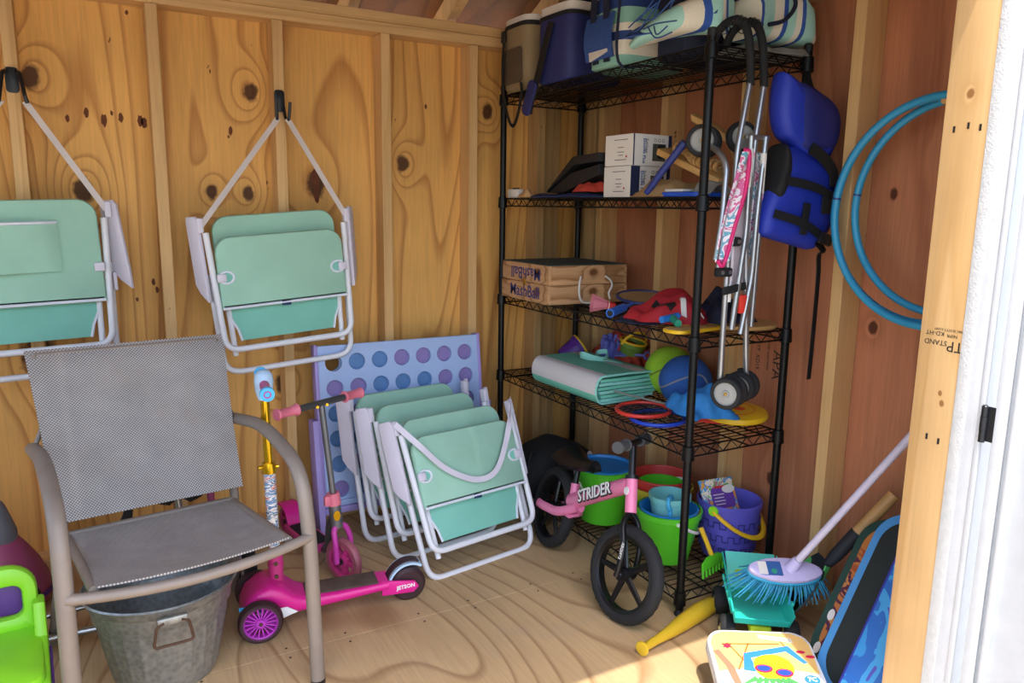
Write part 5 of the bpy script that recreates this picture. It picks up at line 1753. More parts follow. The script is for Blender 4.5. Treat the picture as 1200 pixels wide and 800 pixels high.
# ---- fourth shelf
mat('mint_mat', '74c9ae', 0.7, var=0.06)
mat('mat_white', 'd6d6d4', 0.75, bump=0.4, bs=500)
stripes('mat_stripe', [(0.30, '74c6aa'), (0.10, 'd9d4d2'), (0.30, '74c6aa'), (0.30, 'd9d4d2')], 'X', 0.30, off=0.47)
bands_uv('mat_bands', [(0.0, '74c6aa'), (0.030, 'd9d4d2'), (0.052, '74c6aa'), (0.095, 'd9d4d2'), (0.60, '74c6aa')])
mat('tie_mint', '8fd6c6', 0.7)
fm = thing('folded_mat', 'mint and white striped beach mat folded and tied on the fourth shelf', 'beach mat', (-0.238, -0.482, Z4 + 0.004), (0, 0, 0.03))
fm.scale = (0.93, 0.88, 1)
for i in range(6):
    b = MB()
    z = 0.008 + i * 0.0142
    ov = 0.004 * sin(i * 1.7)
    w_ = 0.285 - 0.006 * abs(i - 3)
    pts = [(-w_ / 2 + ov, z), (w_ / 2, z)]
    b.sheet(lambda u, v: (-w_ / 2 + ov + w_ * u, -0.235 + 0.47 * v - 0.004 * sin(i + 6 * u), z + 0.0012 * sin(9 * u + i) * v), 10, 4, 0.011)
    b.build('fold_layer', 'mint_mat' if i % 2 else 'tie_mint', fm)
b = MB()
wrap = []
for k in range(25):
    a = pi / 2 + pi * k / 24
    wrap.append((-0.125 + 0.052 * cos(a) * 0.7, 0.048 + 0.05 * sin(a)))
prof = [(0.15, 0.090), (0.10, 0.096), (0.0, 0.099)] + wrap + [(0.0, -0.001), (0.08, 0.0)]
def wf_(u, v):
    t_ = u * (len(prof) - 1)
    i = min(int(t_), len(prof) - 2)
    f = t_ - i
    return (prof[i][0] * (1 - f) + prof[i + 1][0] * f, -0.24 + 0.48 * v, prof[i][1] * (1 - f) + prof[i + 1][1] * f)
b.sheet(wf_, 58, 4, 0.005)
b.build('outer_wrap', 'mat_bands', fm, smooth=60)
b = MB()
b.tube([(q[0], -0.242, q[1]) for q in prof], 0.0045, 6)
b.build('binding', 'tie_mint', fm)
b = MB()
b.ribbon(smoothpath([(0.02, 0.02, 0.104), (0.06, 0.06, 0.125), (0.09, 0.03, 0.13), (0.05, -0.01, 0.112), (0.0, 0.0, 0.118), (-0.03, 0.04, 0.13), (-0.02, 0.07, 0.118), (0.02, 0.02, 0.106)], 8), 0.018, 0.002, (0, 0.3, 1))
b.ribbon(smoothpath([(0.02, 0.02, 0.105), (0.05, -0.04, 0.11), (0.08, -0.09, 0.104)], 8), 0.016, 0.002, (1, 0.6, 0.1))
b.build('ribbon_bow', 'tie_mint', fm)

# toy bag with small sand toys
mat('orange_mesh', 'b8402c', 0.75, var=0.15)
mat('toy_purple', '5a2a86', 0.45)
mat('toy_violet', '6b6fc0', 0.45)
mat('toy_olive', '6c8a34', 0.45)
mb_ = MB()
crumple(mb_, 0.135, 0.32, 0.185, 41, 22, 22, sharp=5, fold=0.008)
o = mb_.build('mesh_toy_bag', 'orange_mesh')
o.location = (0.0, -0.35, Z4)
tag(o, 'red-orange mesh bag of sand toys behind the folded mat', 'mesh bag')
bucket('small purple sand bucket with yellow rim lying behind the folded mat', (-0.165, -0.150, Z4 + 0.052), 0.055, 0.042, 0.095, 'toy_purple', group='small sand toys on the fourth shelf', tilt=(0.25, 1.0), rim='yellow_plastic')
bucket('small olive sand bucket with yellow handle standing behind the mint mat', (-0.02, -0.42, Z4 + 0.08), 0.05, 0.038, 0.085, 'toy_olive', group='small sand toys on the fourth shelf', rim='yellow_plastic', handle='yellow_plastic', hdrop=-1.2, tilt=(0.2, 0.1))
mo = thing('sand_mould', 'violet castle-shaped sand mould behind the mat ribbon', 'sand toy', (-0.05, -0.33, Z4 + 0.10), (0.3, -0.3, 0.3), 'small sand toys on the fourth shelf')
MB().lathe([(0, 0), (0.045, 0), (0.04, 0.05), (0, 0.05)], 20).build('block', 'toy_violet', mo)
for k in range(8):
    a = 2 * pi * k / 8
    MB().lathe([(0, 0.045), (0.012, 0.045), (0.010, 0.072), (0, 0.078)], 8, TR(0.033 * cos(a), 0.033 * sin(a), 0)).build('turret', 'toy_violet', mo)
sv = thing('toy_spade', 'small violet toy spade with ring handle, right of the sand mould', 'sand toy', (-0.05, -0.44, Z4 + 0.115), (0.4, 0.3, -0.5), 'small sand toys on the fourth shelf')
MB().tube([(0, 0, 0), (0.06, -0.02, 0.03)], 0.005, 8).build('shaft', 'toy_violet', sv)
MB().torus((0.075, -0.024, 0.037), 0.014, 0.004, (0.3, -0.8, 0.5), 16, 6).build('ring_handle', 'toy_violet', sv)
MB().box((-0.02, 0.005, -0.01), (0.05, 0.035, 0.008), rot=(0, -0.4, 0), bev=0.003).build('blade', 'toy_violet', sv)

def big_ball(label, loc, r, m1, seam):
    t = thing('play_ball', label, 'ball', loc, (0.4, 0.2, 0.5), 'large tennis-style balls')
    MB().ball((0, 0, 0), r, 32, 20).build('skin', m1, t)
    pts = []
    for k in range(72):
        a = 2 * pi * k / 72
        la = 0.62 * sin(2 * a)
        v = Vector((cos(a) * cos(la), sin(a) * cos(la), sin(la))).normalized() * (r + 0.0004)
        pts.append(v)
    MB().tube(pts, 0.0032, 6, closed=True).build('seam', seam, t)
    return t
mat('ball_lime', '9acb2e', 0.9, bump=0.5, bs=500)
mat('ball_blue', '2a5aa2', 0.85, bump=0.4, bs=500)
mat('seam_grey', '8d9096', 0.8)
mat('seam_olive', '86993a', 0.8)
big_ball('large lime green ball on the fourth shelf behind the folded mat', (-0.034, -0.690, Z4 + 0.094), 0.093, 'ball_lime', 'seam_olive')
big_ball('large blue ball with grey seam on the fourth shelf', (-0.105, -0.855, Z4 + 0.094), 0.093, 'ball_blue', 'seam_grey')

mat('ring_red', 'd8392c', 0.45)
mat('ring_blue', '2348c0', 0.45)
mat('net_black', '1a1a22', 0.8)
def ring_net(label, loc, R, m1, rz):
    t = thing('paddle_ring', label, 'racket', loc, (0, 0, rz), 'ring rackets on the fourth shelf')
    o = MB()
    o.torus((0, 0, 0.007), R, 0.007, n=40, k=8, sx=1.1)
    o.build('rim', m1, t)
    g = MB()
    for k in range(-7, 8):
        y = k * R / 7.6
        x = R * 1.1 * sqrt(max(0, 1 - (y / R) ** 2))
        g.tube([(-x, y, 0.006), (x, y, 0.006)], 0.0009, 4)
        x2 = k * R * 1.1 / 7.6
        yy = R * sqrt(max(0, 1 - (x2 / (R * 1.1)) ** 2))
        g.tube([(x2, -yy, 0.006), (x2, yy, 0.006)], 0.0009, 4)
    g.build('net', 'net_black', t)['kind'] = 'stuff'
    return t
ring_net('red-rimmed net racket lying at the front edge of the fourth shelf', (-0.315, -0.885, Z4 + 0.016), 0.088, 'ring_red', 0.4)
ring_net('blue-rimmed net racket under the red-rimmed one', (-0.300, -0.945, Z4), 0.088, 'ring_blue', 0.4)
o = MB().tube(smoothpath([(-0.30, -0.70, Z4 + 0.045), (-0.27, -0.79, Z4 + 0.04), (-0.215, -0.90, Z4 + 0.032)], 6), 0.0035, 6).build('net_handle', 'linen_grey')
tag(o, 'thin grey rod of the net lying over the red ring', 'rod')
mat('net_blue', '2f86cf', 0.7, var=0.18, vs_=30, bump=0.5, bs=300)
b = MB()
crumple(b, 0.17, 0.22, 0.10, 51, 22, 22, 0.004, fold=0.011)
o = b.build('mesh_net', 'net_blue', smooth=60)
o.location = (-0.195, -1.03, Z4 + 0.038)
o.rotation_euler = (0, 0, -0.25)
tag(o, 'crumpled bright blue mesh net in front of the blue ball', 'net')
def frisbee(label, loc, r, m1, rot):
    t = thing('frisbee', label, 'frisbee', loc, rot, 'frisbees on the fourth shelf')
    MB().lathe([(0, 0.022), (r * 0.72, 0.022), (r * 0.8, 0.020), (r * 0.95, 0.016), (r, 0.006), (r * 0.985, 0.0), (r * 0.95, 0.002), (r * 0.93, 0.012), (r * 0.8, 0.017), (0, 0.019)], 48).build('disc', m1, t)
    return t
fz = frisbee('yellow frisbee with red print at the near end of the fourth shelf', (-0.095, -1.083, Z4 + 0.028), 0.110, 'yellow_plastic', (0.05, -0.04, 0))
MB().torus((0, 0, 0.0224), 0.066, 0.0012, n=40, k=4).build('print_ring', 'ring_red', fz)
for (x, y, s_) in ((-0.02, 0.012, 0.016), (0.012, -0.012, 0.019), (0.03, 0.02, 0.012)):
    MB().prism(circ(s_, 7), 0.0012, TR(x, y, 0.0226)).build('print_blot', 'ring_red', fz)
frisbee('red frisbee mostly hidden beneath the yellow one', (-0.098, -0.99, Z4), 0.10, 'ring_red', (0.0, 0.0, 0))

# ---- bottom shelf
mat('bucket_green', '5ccc2c', 0.32, var=0.03)
mat('lid_blue', '2a86cc', 0.4)
mat('bucket_yellow', 'c8c23a', 0.4)
mat('bucket_red', 'c83a34', 0.4)
mat('bucket_teal', '7cc8c4', 0.4)
mat('bucket_violet', '5a55b8', 0.5, var=0.12, vs_=12, dirt=('6d6a98', 14.0, 0.66))
mat('handle_white', 'e6e4e0', 0.45)
mat('black_fabric', '141416', 0.85, var=0.1, bump=0.4, bs=300)
b1 = bucket('green bucket with blue lid behind the balance bike saddle', (-0.285, -0.635, Z5), 0.104, 0.082, 0.205, 'bucket_green', handle='handle_white', hdrop=0.9, rz=-0.5)
MB().lathe([(0, 0.205), (0.10, 0.205), (0.112, 0.208), (0.113, 0.214), (0.098, 0.216), (0.095, 0.206), (0, 0.206)], 40).build('lid', 'lid_blue', b1)
b2 = bucket('yellow bucket holding a red and a green one, at the back of the bottom shelf', (-0.145, -0.80, Z5), 0.112, 0.085, 0.165, 'bucket_yellow')
b3 = bucket('red bucket nested inside the yellow bucket', (-0.145, -0.80, Z5 + 0.012), 0.104, 0.075, 0.185, 'bucket_red', rim='bucket_red')
b4 = bucket('green bucket nested inside the red bucket', (-0.145, -0.80, Z5 + 0.024), 0.082, 0.060, 0.148, 'bucket_green', tilt=(0.0, 0.0), handle='handle_white', hdrop=-0.3, rz=0.4)
b5 = bucket('tall green bucket holding a blue bucket, right behind the front post', (-0.285, -1.005, Z5), 0.106, 0.07, 0.175, 'bucket_green', handle='handle_white', hdrop=0.55, rz=1.1)
b6 = bucket('blue bucket with yellow handle nested in the tall green bucket', (-0.285, -1.005, Z5 + 0.02), 0.094, 0.058, 0.158, 'lid_blue', handle='yellow_plastic', hdrop=0.05, rz=-0.6)
b7 = bucket('pale teal cup with a blue scoop handle standing in the nested buckets', (-0.278, -0.999, Z5 + 0.035), 0.066, 0.040, 0.185, 'bucket_teal', name='sand_cup', cat='cup')
sc_ = thing('sand_scoop', 'sky blue scoop with loop handle in front of the teal cup', 'sand toy', (-0.315, -1.045, Z5 + 0.165), (0, 0, 0.6))
b = MB()
b.prism(rrect(0.062, 0.05, 0.022), 0.012, TR(0, 0, 0.045) @ RX(pi / 2 - 0.15), bev=0.003, holes=[rrect(0.040, 0.022, 0.010)])
b.build('loop_handle', 'sky_blue_plastic', sc_)
MB().box((0, -0.002, 0.0), (0.026, 0.012, 0.06), bev=0.004).build('neck', 'sky_blue_plastic', sc_)
MB().box((0, -0.004, -0.05), (0.045, 0.014, 0.06), bev=0.004).build('blade', 'sky_blue_plastic', sc_)

cb = thing('castle_bucket', 'violet castle bucket with yellow handle at the near end of the bottom shelf', 'bucket', (-0.080, -1.076, Z5), (0, 0, 0.3), 'sand buckets on the bottom shelf')
b = MB()
b.lathe([(0, 0), (0.078, 0), (0.083, 0.004), (0.092, 0.05), (0.093, 0.05), (0.098, 0.10), (0.0985, 0.10), (0.103, 0.165), (0.108, 0.18), (0.109, 0.196), (0.105, 0.199), (0.101, 0.195), (0.096, 0.16), (0.088, 0.05), (0.078, 0.008), (0, 0.008)], 44)
bb_ = b.build('body', 'bucket_violet', cb)
mat('violet_dark', '37347c', 0.6)
for row, z in ((0, 0.032), (1, 0.075), (2, 0.122)):
    r_ = 0.0865 + 0.108 * z + 0.0028
    pts = []
    for k in range(16):
        for (fa, up_) in ((0.0, 0), (0.5, 0), (0.5, 1), (1.0, 1)):
            a = 2 * pi * (k + fa) / 16 + row * 0.3
            zz = z + 0.020 * up_
            rr_ = r_ + 0.0022 * up_
            pts.append((rr_ * cos(a), rr_ * sin(a), zz))
    MB().tube(pts, 0.0022, 5, closed=True).build('castle_line', 'violet_dark', bb_)
b = MB()
b.tube(smoothpath([(0.11 * cos(a), -0.118 * sin(a), 0.18 - 0.085 * sin(a)) for a in [pi * k / 10 for k in range(11)]], 4), 0.0095, 10, up=(0, -0.6, 0.8), sq=0.6)
b.build('handle', 'yellow_plastic', cb)
for s in (-1, 1):
    MB().lathe([(0, -0.004), (0.016, -0.004), (0.018, 0.0), (0.016, 0.006), (0, 0.006)], 18, TR(s * 0.108, 0, 0.18) @ RY(s * pi / 2)).build('handle_boss', 'lime_plastic', cb)
patches('card_print', ['e05a9a', '58b04a', 'f0e0c8', '3f9ad0', 'e8a040', '6a3fa0', 'f2ecf0'], 20.0, 0.4)
mat('card_violet', '6a3fa0', 0.4)
cd = thing('toy_package', 'glossy printed toy package tucked in the violet castle bucket', 'package', (-0.103, -1.06, Z5 + 0.175), (math.radians(-30), 0, -0.12))
MB().box((0, 0, 0.025), (0.135, 0.008, 0.12), bev=0.001).build('card', 'card_print', cd)
MB().prism(rrect(0.09, 0.07, 0.014), 0.0012, TR(0.012, -0.0048, 0.018) @ RX(pi / 2)).build('text_panel', 'card_violet', cd)
MB().prism([(0.026 * cos(a), 0.014 * sin(a)) for a in [2 * pi * k / 20 for k in range(20)]], 0.0016, TR(0.04, -0.0052, 0.045) @ RX(pi / 2)).build('picture_oval', 'carton_white', cd)
for k in range(4):
    MB().box((-0.004, -0.0056, 0.03 - 0.011 * k), (0.045 - 0.006 * (k % 2), 0.0006, 0.003)).build('print_line', 'carton_white', cd)
MB().box((0.012, -0.0052, 0.055), (0.05, 0.0012, 0.008)).build('title_bar', 'cork_red', cd)

rk_ = thing('toy_rake', 'green toy rake with yellow handle at the foot of the green bucket', 'sand toy', (-0.235, -1.165, Z5 + 0.018), (0.25, 0, 0.25))
MB().prism([(-0.062, -0.012), (0.062, -0.012), (0.06, 0.012), (0.03, 0.026), (-0.03, 0.026), (-0.06, 0.012)], 0.008, TR(0, 0, 0.02) @ RX(pi / 2 - 0.4), bev=0.002).build('rake_head', 'bucket_green', rk_)
for k in range(7):
    MB().tube([(-0.057 + 0.019 * k, -0.002, 0.012), (-0.057 + 0.019 * k, -0.012, -0.014)], 0.0042, 6).build('tine', 'bucket_green', rk_)
MB().tube([(0.0, 0.01, 0.04), (0.005, 0.05, 0.075), (0.01, 0.08, 0.10)], 0.008, 8).build('handle', 'yellow_plastic', rk_)

bg_ = thing('black_backpack', 'black fabric backpack slumped at the wall end of the bottom shelf', 'backpack', (-0.285, -0.285, Z5), (0, 0, 0.25))
b = MB()
loft(b, [((-0.20, 0.0, 0.06), (0, 0.05, 0), (0, 0, 0.05)), ((-0.18, 0, 0.085), (0, 0.09, 0), (0, 0, 0.08)), ((-0.10, 0, 0.105), (0, 0.115, 0), (0, 0, 0.10)), ((0.0, 0, 0.115), (0, 0.12, 0), (0, 0, 0.112)), ((0.10, 0, 0.095), (0, 0.11, 0), (0, 0, 0.092)), ((0.17, 0, 0.075), (0, 0.08, 0), (0, 0, 0.068)), ((0.20, 0, 0.06), (0, 0.04, 0), (0, 0, 0.04))], 20, 0.7, 0.06, 6)
b.build('body', 'black_fabric', bg_, smooth=70)
MB().tube(smoothpath([(-0.19, -0.03, 0.13), (-0.17, -0.03, 0.19), (-0.13, -0.03, 0.19), (-0.09, -0.03, 0.205)], 8), 0.007, 8, sq=0.5).build('carry_loop', 'black_web', bg_)
MB().prism(rrect(0.06, 0.05, 0.01), 0.003, TR(0.10, -0.105, 0.13) @ RX(pi / 2 - 0.4) @ RZ(0.3)).build('white_tag', 'handle_white', bg_)

# ================================================================ hung on the shelf and the right wall
mat('alu', 'a9abad', 0.32, 0.85)
mat('wheel_hub', '9d9c96', 0.45)
mat('foam_black', '141414', 0.8)
mat('hot_trim', 'd8266e', 0.6)
patches('floral_cloth', ['ecdfe0', 'f0e6e6', 'd86a98', 'ece0e2', '6aa8b8', 'f2e8e8', 'b06aa8'], 15.0, 0.75)
mat('pale_cloth', 'e2d3d6', 0.8, var=0.06)
um = thing('umbrella_stroller', 'folded umbrella stroller hanging by its hooked handles from the top shelf', 'stroller', (-0.31, -1.262, 0.70))
def S(x, y, z):
    return (x + 0.31, y + 1.262, z - 0.70)
Yh = -1.262
for (x, xb) in ((-0.317, -0.303), (-0.267, -0.250)):
    hk = MB()
    hk.tube(smoothpath([S(xb, Yh, 1.575), S(x + 0.008, Yh, 1.64), S(x + 0.0, Yh + 0.004, 1.70), S(x - 0.004, Yh + 0.025, 1.742), S(x - 0.012, Yh + 0.065, 1.752), S(x - 0.02, Yh + 0.10, 1.73), S(x - 0.022, Yh + 0.115, 1.70)], 6), 0.0115, 12)
    ho = hk.build('foam_handle', 'foam_black', um)
    for k in range(7):
        a = k / 6
        c = Vector(S(x - 0.004 - 0.012 * a, Yh + 0.012 + 0.06 * a, 1.735 + 0.016 * sin(pi * a)))
        MB().torus(c, 0.0118, 0.0015, (0, 0.75, 0.6 - a), 12, 4).build('grip_rib', 'black_rubber', ho)
tubes = [
    [(-0.303, Yh, 1.60), (-0.339, Yh - 0.004, 1.41), (-0.352, Yh - 0.008, 1.15), (-0.353, Yh - 0.006, 0.876), (-0.345, Yh, 0.735)],
    [(-0.250, Yh, 1.60), (-0.275, Yh - 0.004, 1.43), (-0.287, Yh - 0.006, 1.15), (-0.262, Yh - 0.006, 0.9), (-0.240, Yh, 0.735)],
    [(-0.302, Yh - 0.016, 1.44), (-0.300, Yh - 0.018, 1.18), (-0.330, Yh - 0.016, 0.90)],
    [(-0.246, Yh - 0.016, 1.44), (-0.262, Yh - 0.018, 1.22), (-0.268, Yh - 0.02, 1.05), (-0.298, Yh - 0.02, 0.885)],
    [(-0.372, Yh + 0.075, 1.415), (-0.378, Yh + 0.03, 1.40), (-0.374, Yh - 0.002, 1.36), (-0.388, Yh - 0.012, 1.22), (-0.404, Yh - 0.012, 1.10)],
    [(-0.372, Yh - 0.004, 1.24), (-0.385, Yh - 0.004, 1.06)],
    [(-0.230, Yh, 1.20), (-0.236, Yh, 0.90)],
]
for t_ in tubes:
    MB().tube(rpath(t_, 0.03, 5), 0.0085, 12).build('tube', 'alu', um)
um_kids = [c for c in um.children if c.name.startswith('tube')]
for c in um_kids:
    c.location = (0.31, 1.262, -0.70)
for x, z0, z1 in ((-0.3015, 1.30, 1.405), (-0.250, 1.285, 1.395)):
    MB().tube([S(x - 0.003, Yh - 0.017, z0), S(x, Yh - 0.016, z1)], 0.0092, 12).build('warning_label', 'carton_white', um)
MB().tube([S(-0.345, Yh - 0.008, 0.98), S(-0.3445, Yh - 0.008, 1.03)], 0.0095, 12).build('warning_label', 'carton_white', um)
for (x, z) in ((-0.345, 1.15), (-0.372, 1.065)):
    o = MB().box(S(x, Yh - 0.012, z), (0.055, 0.022, 0.026), bev=0.006).build('hinge_block', 'foam_black', um)
    for s in (-1, 1):
        MB().cyl(S(x + s * 0.014, Yh - 0.026, z), S(x + s * 0.014, Yh - 0.022, z), 0.006, n=10).build('rivet', 'alu', o)
MB().box(S(-0.275, Yh - 0.012, 1.438), (0.09, 0.012, 0.014), bev=0.004).build('cross_clamp', 'alu', um)
MB().box(S(-0.335, Yh - 0.02, 1.018), (0.09, 0.008, 0.022), rot=(0, -0.15, 0), bev=0.002).build('storage_strap', 'black_web', um)
MB().box(S(-0.295, Yh - 0.018, 0.972), (0.034, 0.014, 0.055), bev=0.006).build('red_latch', 'ring_red', um)
b = MB()
b.sheet(lambda u, v: S(-0.340 - 0.055 * sin(pi * 0.55 * v) * (1 - 0.3 * u) + 0.052 * u * (1 - 0.4 * v) - 0.02 * v, Yh - 0.022 - 0.008 * sin(6 * u + 3 * v), 1.395 - 0.30 * v), 10, 16, 0.004)
fl_ = b.build('seat_cloth', 'floral_cloth', um, smooth=60)
b = MB()
b.tube(smoothpath([S(-0.335, Yh - 0.026, 1.40), S(-0.318, Yh - 0.028, 1.39), S(-0.322, Yh - 0.028, 1.30), S(-0.355, Yh - 0.03, 1.20), S(-0.39, Yh - 0.03, 1.09), S(-0.41, Yh - 0.026, 1.10)], 6), 0.006, 7)
b.build('pink_trim', 'hot_trim', fl_)
b = MB()
b.sheet(lambda u, v: S(-0.345 + 0.075 * u - 0.012 * v * sin(3 * u), Yh + 0.004 - 0.010 * sin(7 * u), 1.36 - 0.38 * v + 0.03 * u), 12, 14, 0.004)
b.build('cloth_lining', 'pale_cloth', um, smooth=60)
b = MB()
b.sheet(lambda u, v: S(-0.285 + 0.055 * u + 0.01 * sin(4 * v), Yh + 0.008 - 0.008 * sin(7 * u), 1.40 - 0.30 * v), 8, 12, 0.004)
b.build('cloth_lining', 'floral_cloth', um, smooth=60)
def str_wheel(c, axis, r=0.047):
    q = Vector((0, 0, 1)).rotation_difference(Vector(axis)).to_matrix().to_4x4()
    m = TR(*S(*c)) @ q
    o = MB().lathe([(r * 0.72, -0.011), (r * 0.92, -0.011), (r, -0.006), (r, 0.006), (r * 0.92, 0.011), (r * 0.72, 0.011), (r * 0.72, -0.011)], 28, m).build('wheel', 'black_rubber', um)
    MB().lathe([(0, -0.007), (r * 0.2, -0.009), (r * 0.24, -0.005), (r * 0.66, -0.004), (r * 0.74, -0.011), (r * 0.74, 0.011), (r * 0.66, 0.004), (r * 0.24, 0.005), (r * 0.2, 0.009), (0, 0.007)], 28, m).build('hub', 'wheel_hub', o)
    MB().lathe([(0, -0.013), (r * 0.1, -0.012), (r * 0.1, 0.012), (0, 0.013)], 10, m).build('axle_pin', 'brass', o)
va = Vector((-0.62, -0.78, 0.05)).normalized()
for base in ((-0.345, -1.290, 0.715), (-0.268, -1.262, 0.720)):
    for k in range(2):
        c = Vector(base) + Vector((0.94, 0.34, 0.04)) * (0.034 * k)
        str_wheel(c, (-0.90, -0.43, 0.0))
    MB().tube([S(*base), S(*(Vector(base) + Vector((0.04, 0.014, 0.0))))], 0.006, 8).build('axle', 'alu', um)
    MB().box(S(*(Vector(base) + Vector((0.02, 0.012, 0.028)))), (0.022, 0.022, 0.05), bev=0.005).build('wheel_fork', 'foam_black', um)
for base in ((-0.382, -1.172, 1.430),):
    for k in range(2):
        c = Vector(base) + Vector((0.8, 0.58, 0)) * (0.045 * k)
        str_wheel(c, (-0.80, -0.60, 0.0), 0.046)
str_wheel((-0.285, -1.225, 1.440), (-0.35, -0.93, 0.1), 0.046)

# ---- life vest
mat('vest_blue', '1f35a8', 0.55, var=0.1, vs_=5, bump=0.25, bs=60)
mat('vest_navy', '1a2470', 0.6, var=0.08, vs_=5)
lv = thing('life_vest', 'blue childrens life vest hanging from the rear corner of the shelf', 'life vest', (-0.088, -1.274, 1.37), (0, 0, -0.05))
b = MB()
def pad(b, pts, th, bul=1.0, seed=0):
    """puffy cushion from an outline in local XZ"""
    n = len(pts)
    cx = sum(q[0] for q in pts) / n
    cz = sum(q[1] for q in pts) / n
    rings = [(1.0, 0.0), (0.985, 0.35), (0.93, 0.68), (0.78, 0.92), (0.45, 1.04), (0.12, 1.06)]
    vs_, fs_ = [], []
    for sgn in (-1, 1):
        for (k, y) in (rings if sgn < 0 else rings[1:]):
            for q in pts:
                vs_.append((cx + (q[0] - cx) * k, sgn * y * th / 2, cz + (q[1] - cz) * k))
    R0 = len(rings)
    tot = R0 + R0 - 1
    def row(i): return i * n
    order = list(range(R0))
    for i in range(R0 - 1):
        for k in range(n):
            l = (k + 1) % n
            fs_.append((row(i) + k, row(i) + l, row(i + 1) + l, row(i + 1) + k))
    for i in range(R0 - 1):
        a = 0 if i == 0 else R0 + i - 1
        c = R0 + i
        for k in range(n):
            l = (k + 1) % n
            fs_.append((row(a) + k, row(c) + k, row(c) + l, row(a) + l))
    fs_.append(tuple(row(R0 - 1) + k for k in range(n)))
    fs_.append(tuple(row(tot - 1) + k for k in range(n)))
    return b.add(vs_, fs_)
def sm2(pts, k=5):
    return [(q.x, q.z) for q in smoothpath([(p[0], 0, p[1]) for p in pts], k, closed=True)]
head = sm2([(-0.118, 0.24), (-0.10, 0.245), (-0.03, 0.215), (0.04, 0.20), (0.10, 0.165), (0.118, 0.10), (0.10, 0.04), (0.06, 0.0), (0.0, 0.02), (-0.06, 0.055), (-0.10, 0.085), (-0.122, 0.15)])
hc = pad(MB(), head, 0.085).build('head_cushion', 'vest_blue', lv, smooth=70)
b = MB()
pad(b, sm2([(-0.06, 0.225), (0.04, 0.195), (0.098, 0.158), (0.112, 0.10), (0.09, 0.045), (0.0, 0.03), (-0.05, 0.06), (-0.07, 0.14)]), 0.10)
b.build('head_lining', 'vest_navy', hc, smooth=70)
body = sm2([(-0.09, 0.05), (-0.02, 0.045), (0.06, 0.02), (0.11, 0.0), (0.125, -0.06), (0.128, -0.14), (0.11, -0.20), (0.06, -0.245), (-0.02, -0.232), (-0.10, -0.215), (-0.15, -0.195), (-0.142, -0.12), (-0.115, -0.05), (-0.10, 0.02)])
bd_ = pad(MB(), body, 0.075).build('body_panel', 'vest_blue', lv, smooth=70)
b = MB()
pad(b, sm2([(-0.10, 0.05), (-0.085, 0.045), (-0.075, -0.02), (-0.10, -0.10), (-0.125, -0.08), (-0.112, -0.02)]), 0.09)
b.build('arm_edge', 'black_web', bd_, smooth=70)
st_ = MB()
st_.ribbon(smoothpath([(-0.02, -0.046, 0.045), (0.03, -0.049, 0.02), (0.075, -0.049, -0.02), (0.085, -0.046, -0.06)], 6), 0.034, 0.004, (1, 0, 1))
st_.build('shoulder_strap', 'black_web', lv)
for (a, c) in (((-0.10, -0.046, -0.048), (0.125, -0.046, -0.11)), ((-0.138, -0.045, -0.14), (0.09, -0.046, -0.225))):
    md = (Vector(a) + Vector(c)) / 2 + Vector((0, -0.008, 0.012))
    s_ = MB()
    s_.ribbon(smoothpath([a, md, c], 8), 0.024, 0.004, (0.2, 0, 1))
    so_ = s_.build('belt', 'black_web', lv)
    MB().box(tuple(Vector(c) + Vector((-0.03, -0.008, 0.012))), (0.05, 0.014, 0.034), rot=(0, 0.25, 0), bev=0.005).build('buckle', 'hook_black', so_)
MB().box((-0.025, -0.052, -0.155), (0.024, 0.006, 0.09), rot=(0, 0.1, 0), bev=0.001).build('belt_keeper', 'black_web', lv)
MB().box((0.055, -0.052, -0.115), (0.035, 0.005, 0.05), bev=0.002).build('belt_keeper', 'black_web', lv)
s_ = MB()
s_.ribbon(smoothpath([(0.05, -0.03, -0.22), (0.095, -0.02, -0.25), (0.09, -0.01, -0.265), (0.10, -0.005, -0.33), (0.105, 0.0, -0.50), (0.102, 0.0, -0.65)], 8), 0.024, 0.003, (1, 0.3, 0.0))
s_.build('hanging_strap', 'black_web', lv)
s_ = MB()
s_.ribbon(smoothpath([(0.02, 0.0, 0.2), (0.045, 0.05, 0.27), (0.072, 0.082, 0.32), (0.062, 0.088, 0.30), (0.07, 0.03, 0.16)], 6), 0.02, 0.003, (0.2, 1, 0))
s_.build('hanging_loop', 'black_web', lv)

# ---- hoops on the right wall
mat('hoop_blue', '2f96c0', 0.35, var=0.05)
def hoop(label, x, y, z, R):
    t = thing('hula_hoop', label, 'hoop', (x, y, z - R), (0, 0, 0), 'blue hoops hung on the right wall')
    MB().torus((0, 0, R), R, 0.0105, (1, 0, 0), 72, 12).build('ring', 'hoop_blue', t)
    MB().tube([(0, R * cos(a), R + R * sin(a)) for a in (0.12, 0.13, 0.14)], 0.0109, 12).build('joint', 'racket_navy', t)
    return t
hoop('outermost blue hoop hung on the red-brown wall', -0.058, -1.667, 1.236, 0.288)
hoop('second blue hoop, lying close against the outermost one', -0.035, -1.645, 1.238, 0.286)
hoop('innermost blue hoop, hanging a little behind the others', -0.013, -1.680, 1.250, 0.270)
pg = thing('hoop_peg', 'wooden peg the blue hoops hang from, behind the door post', 'peg', (0.088, -1.668, 1.498))
MB().tube([(0, 0, 0), (-0.15, 0, 0.012)], 0.009, 10).build('dowel', 'pale_wood', pg)

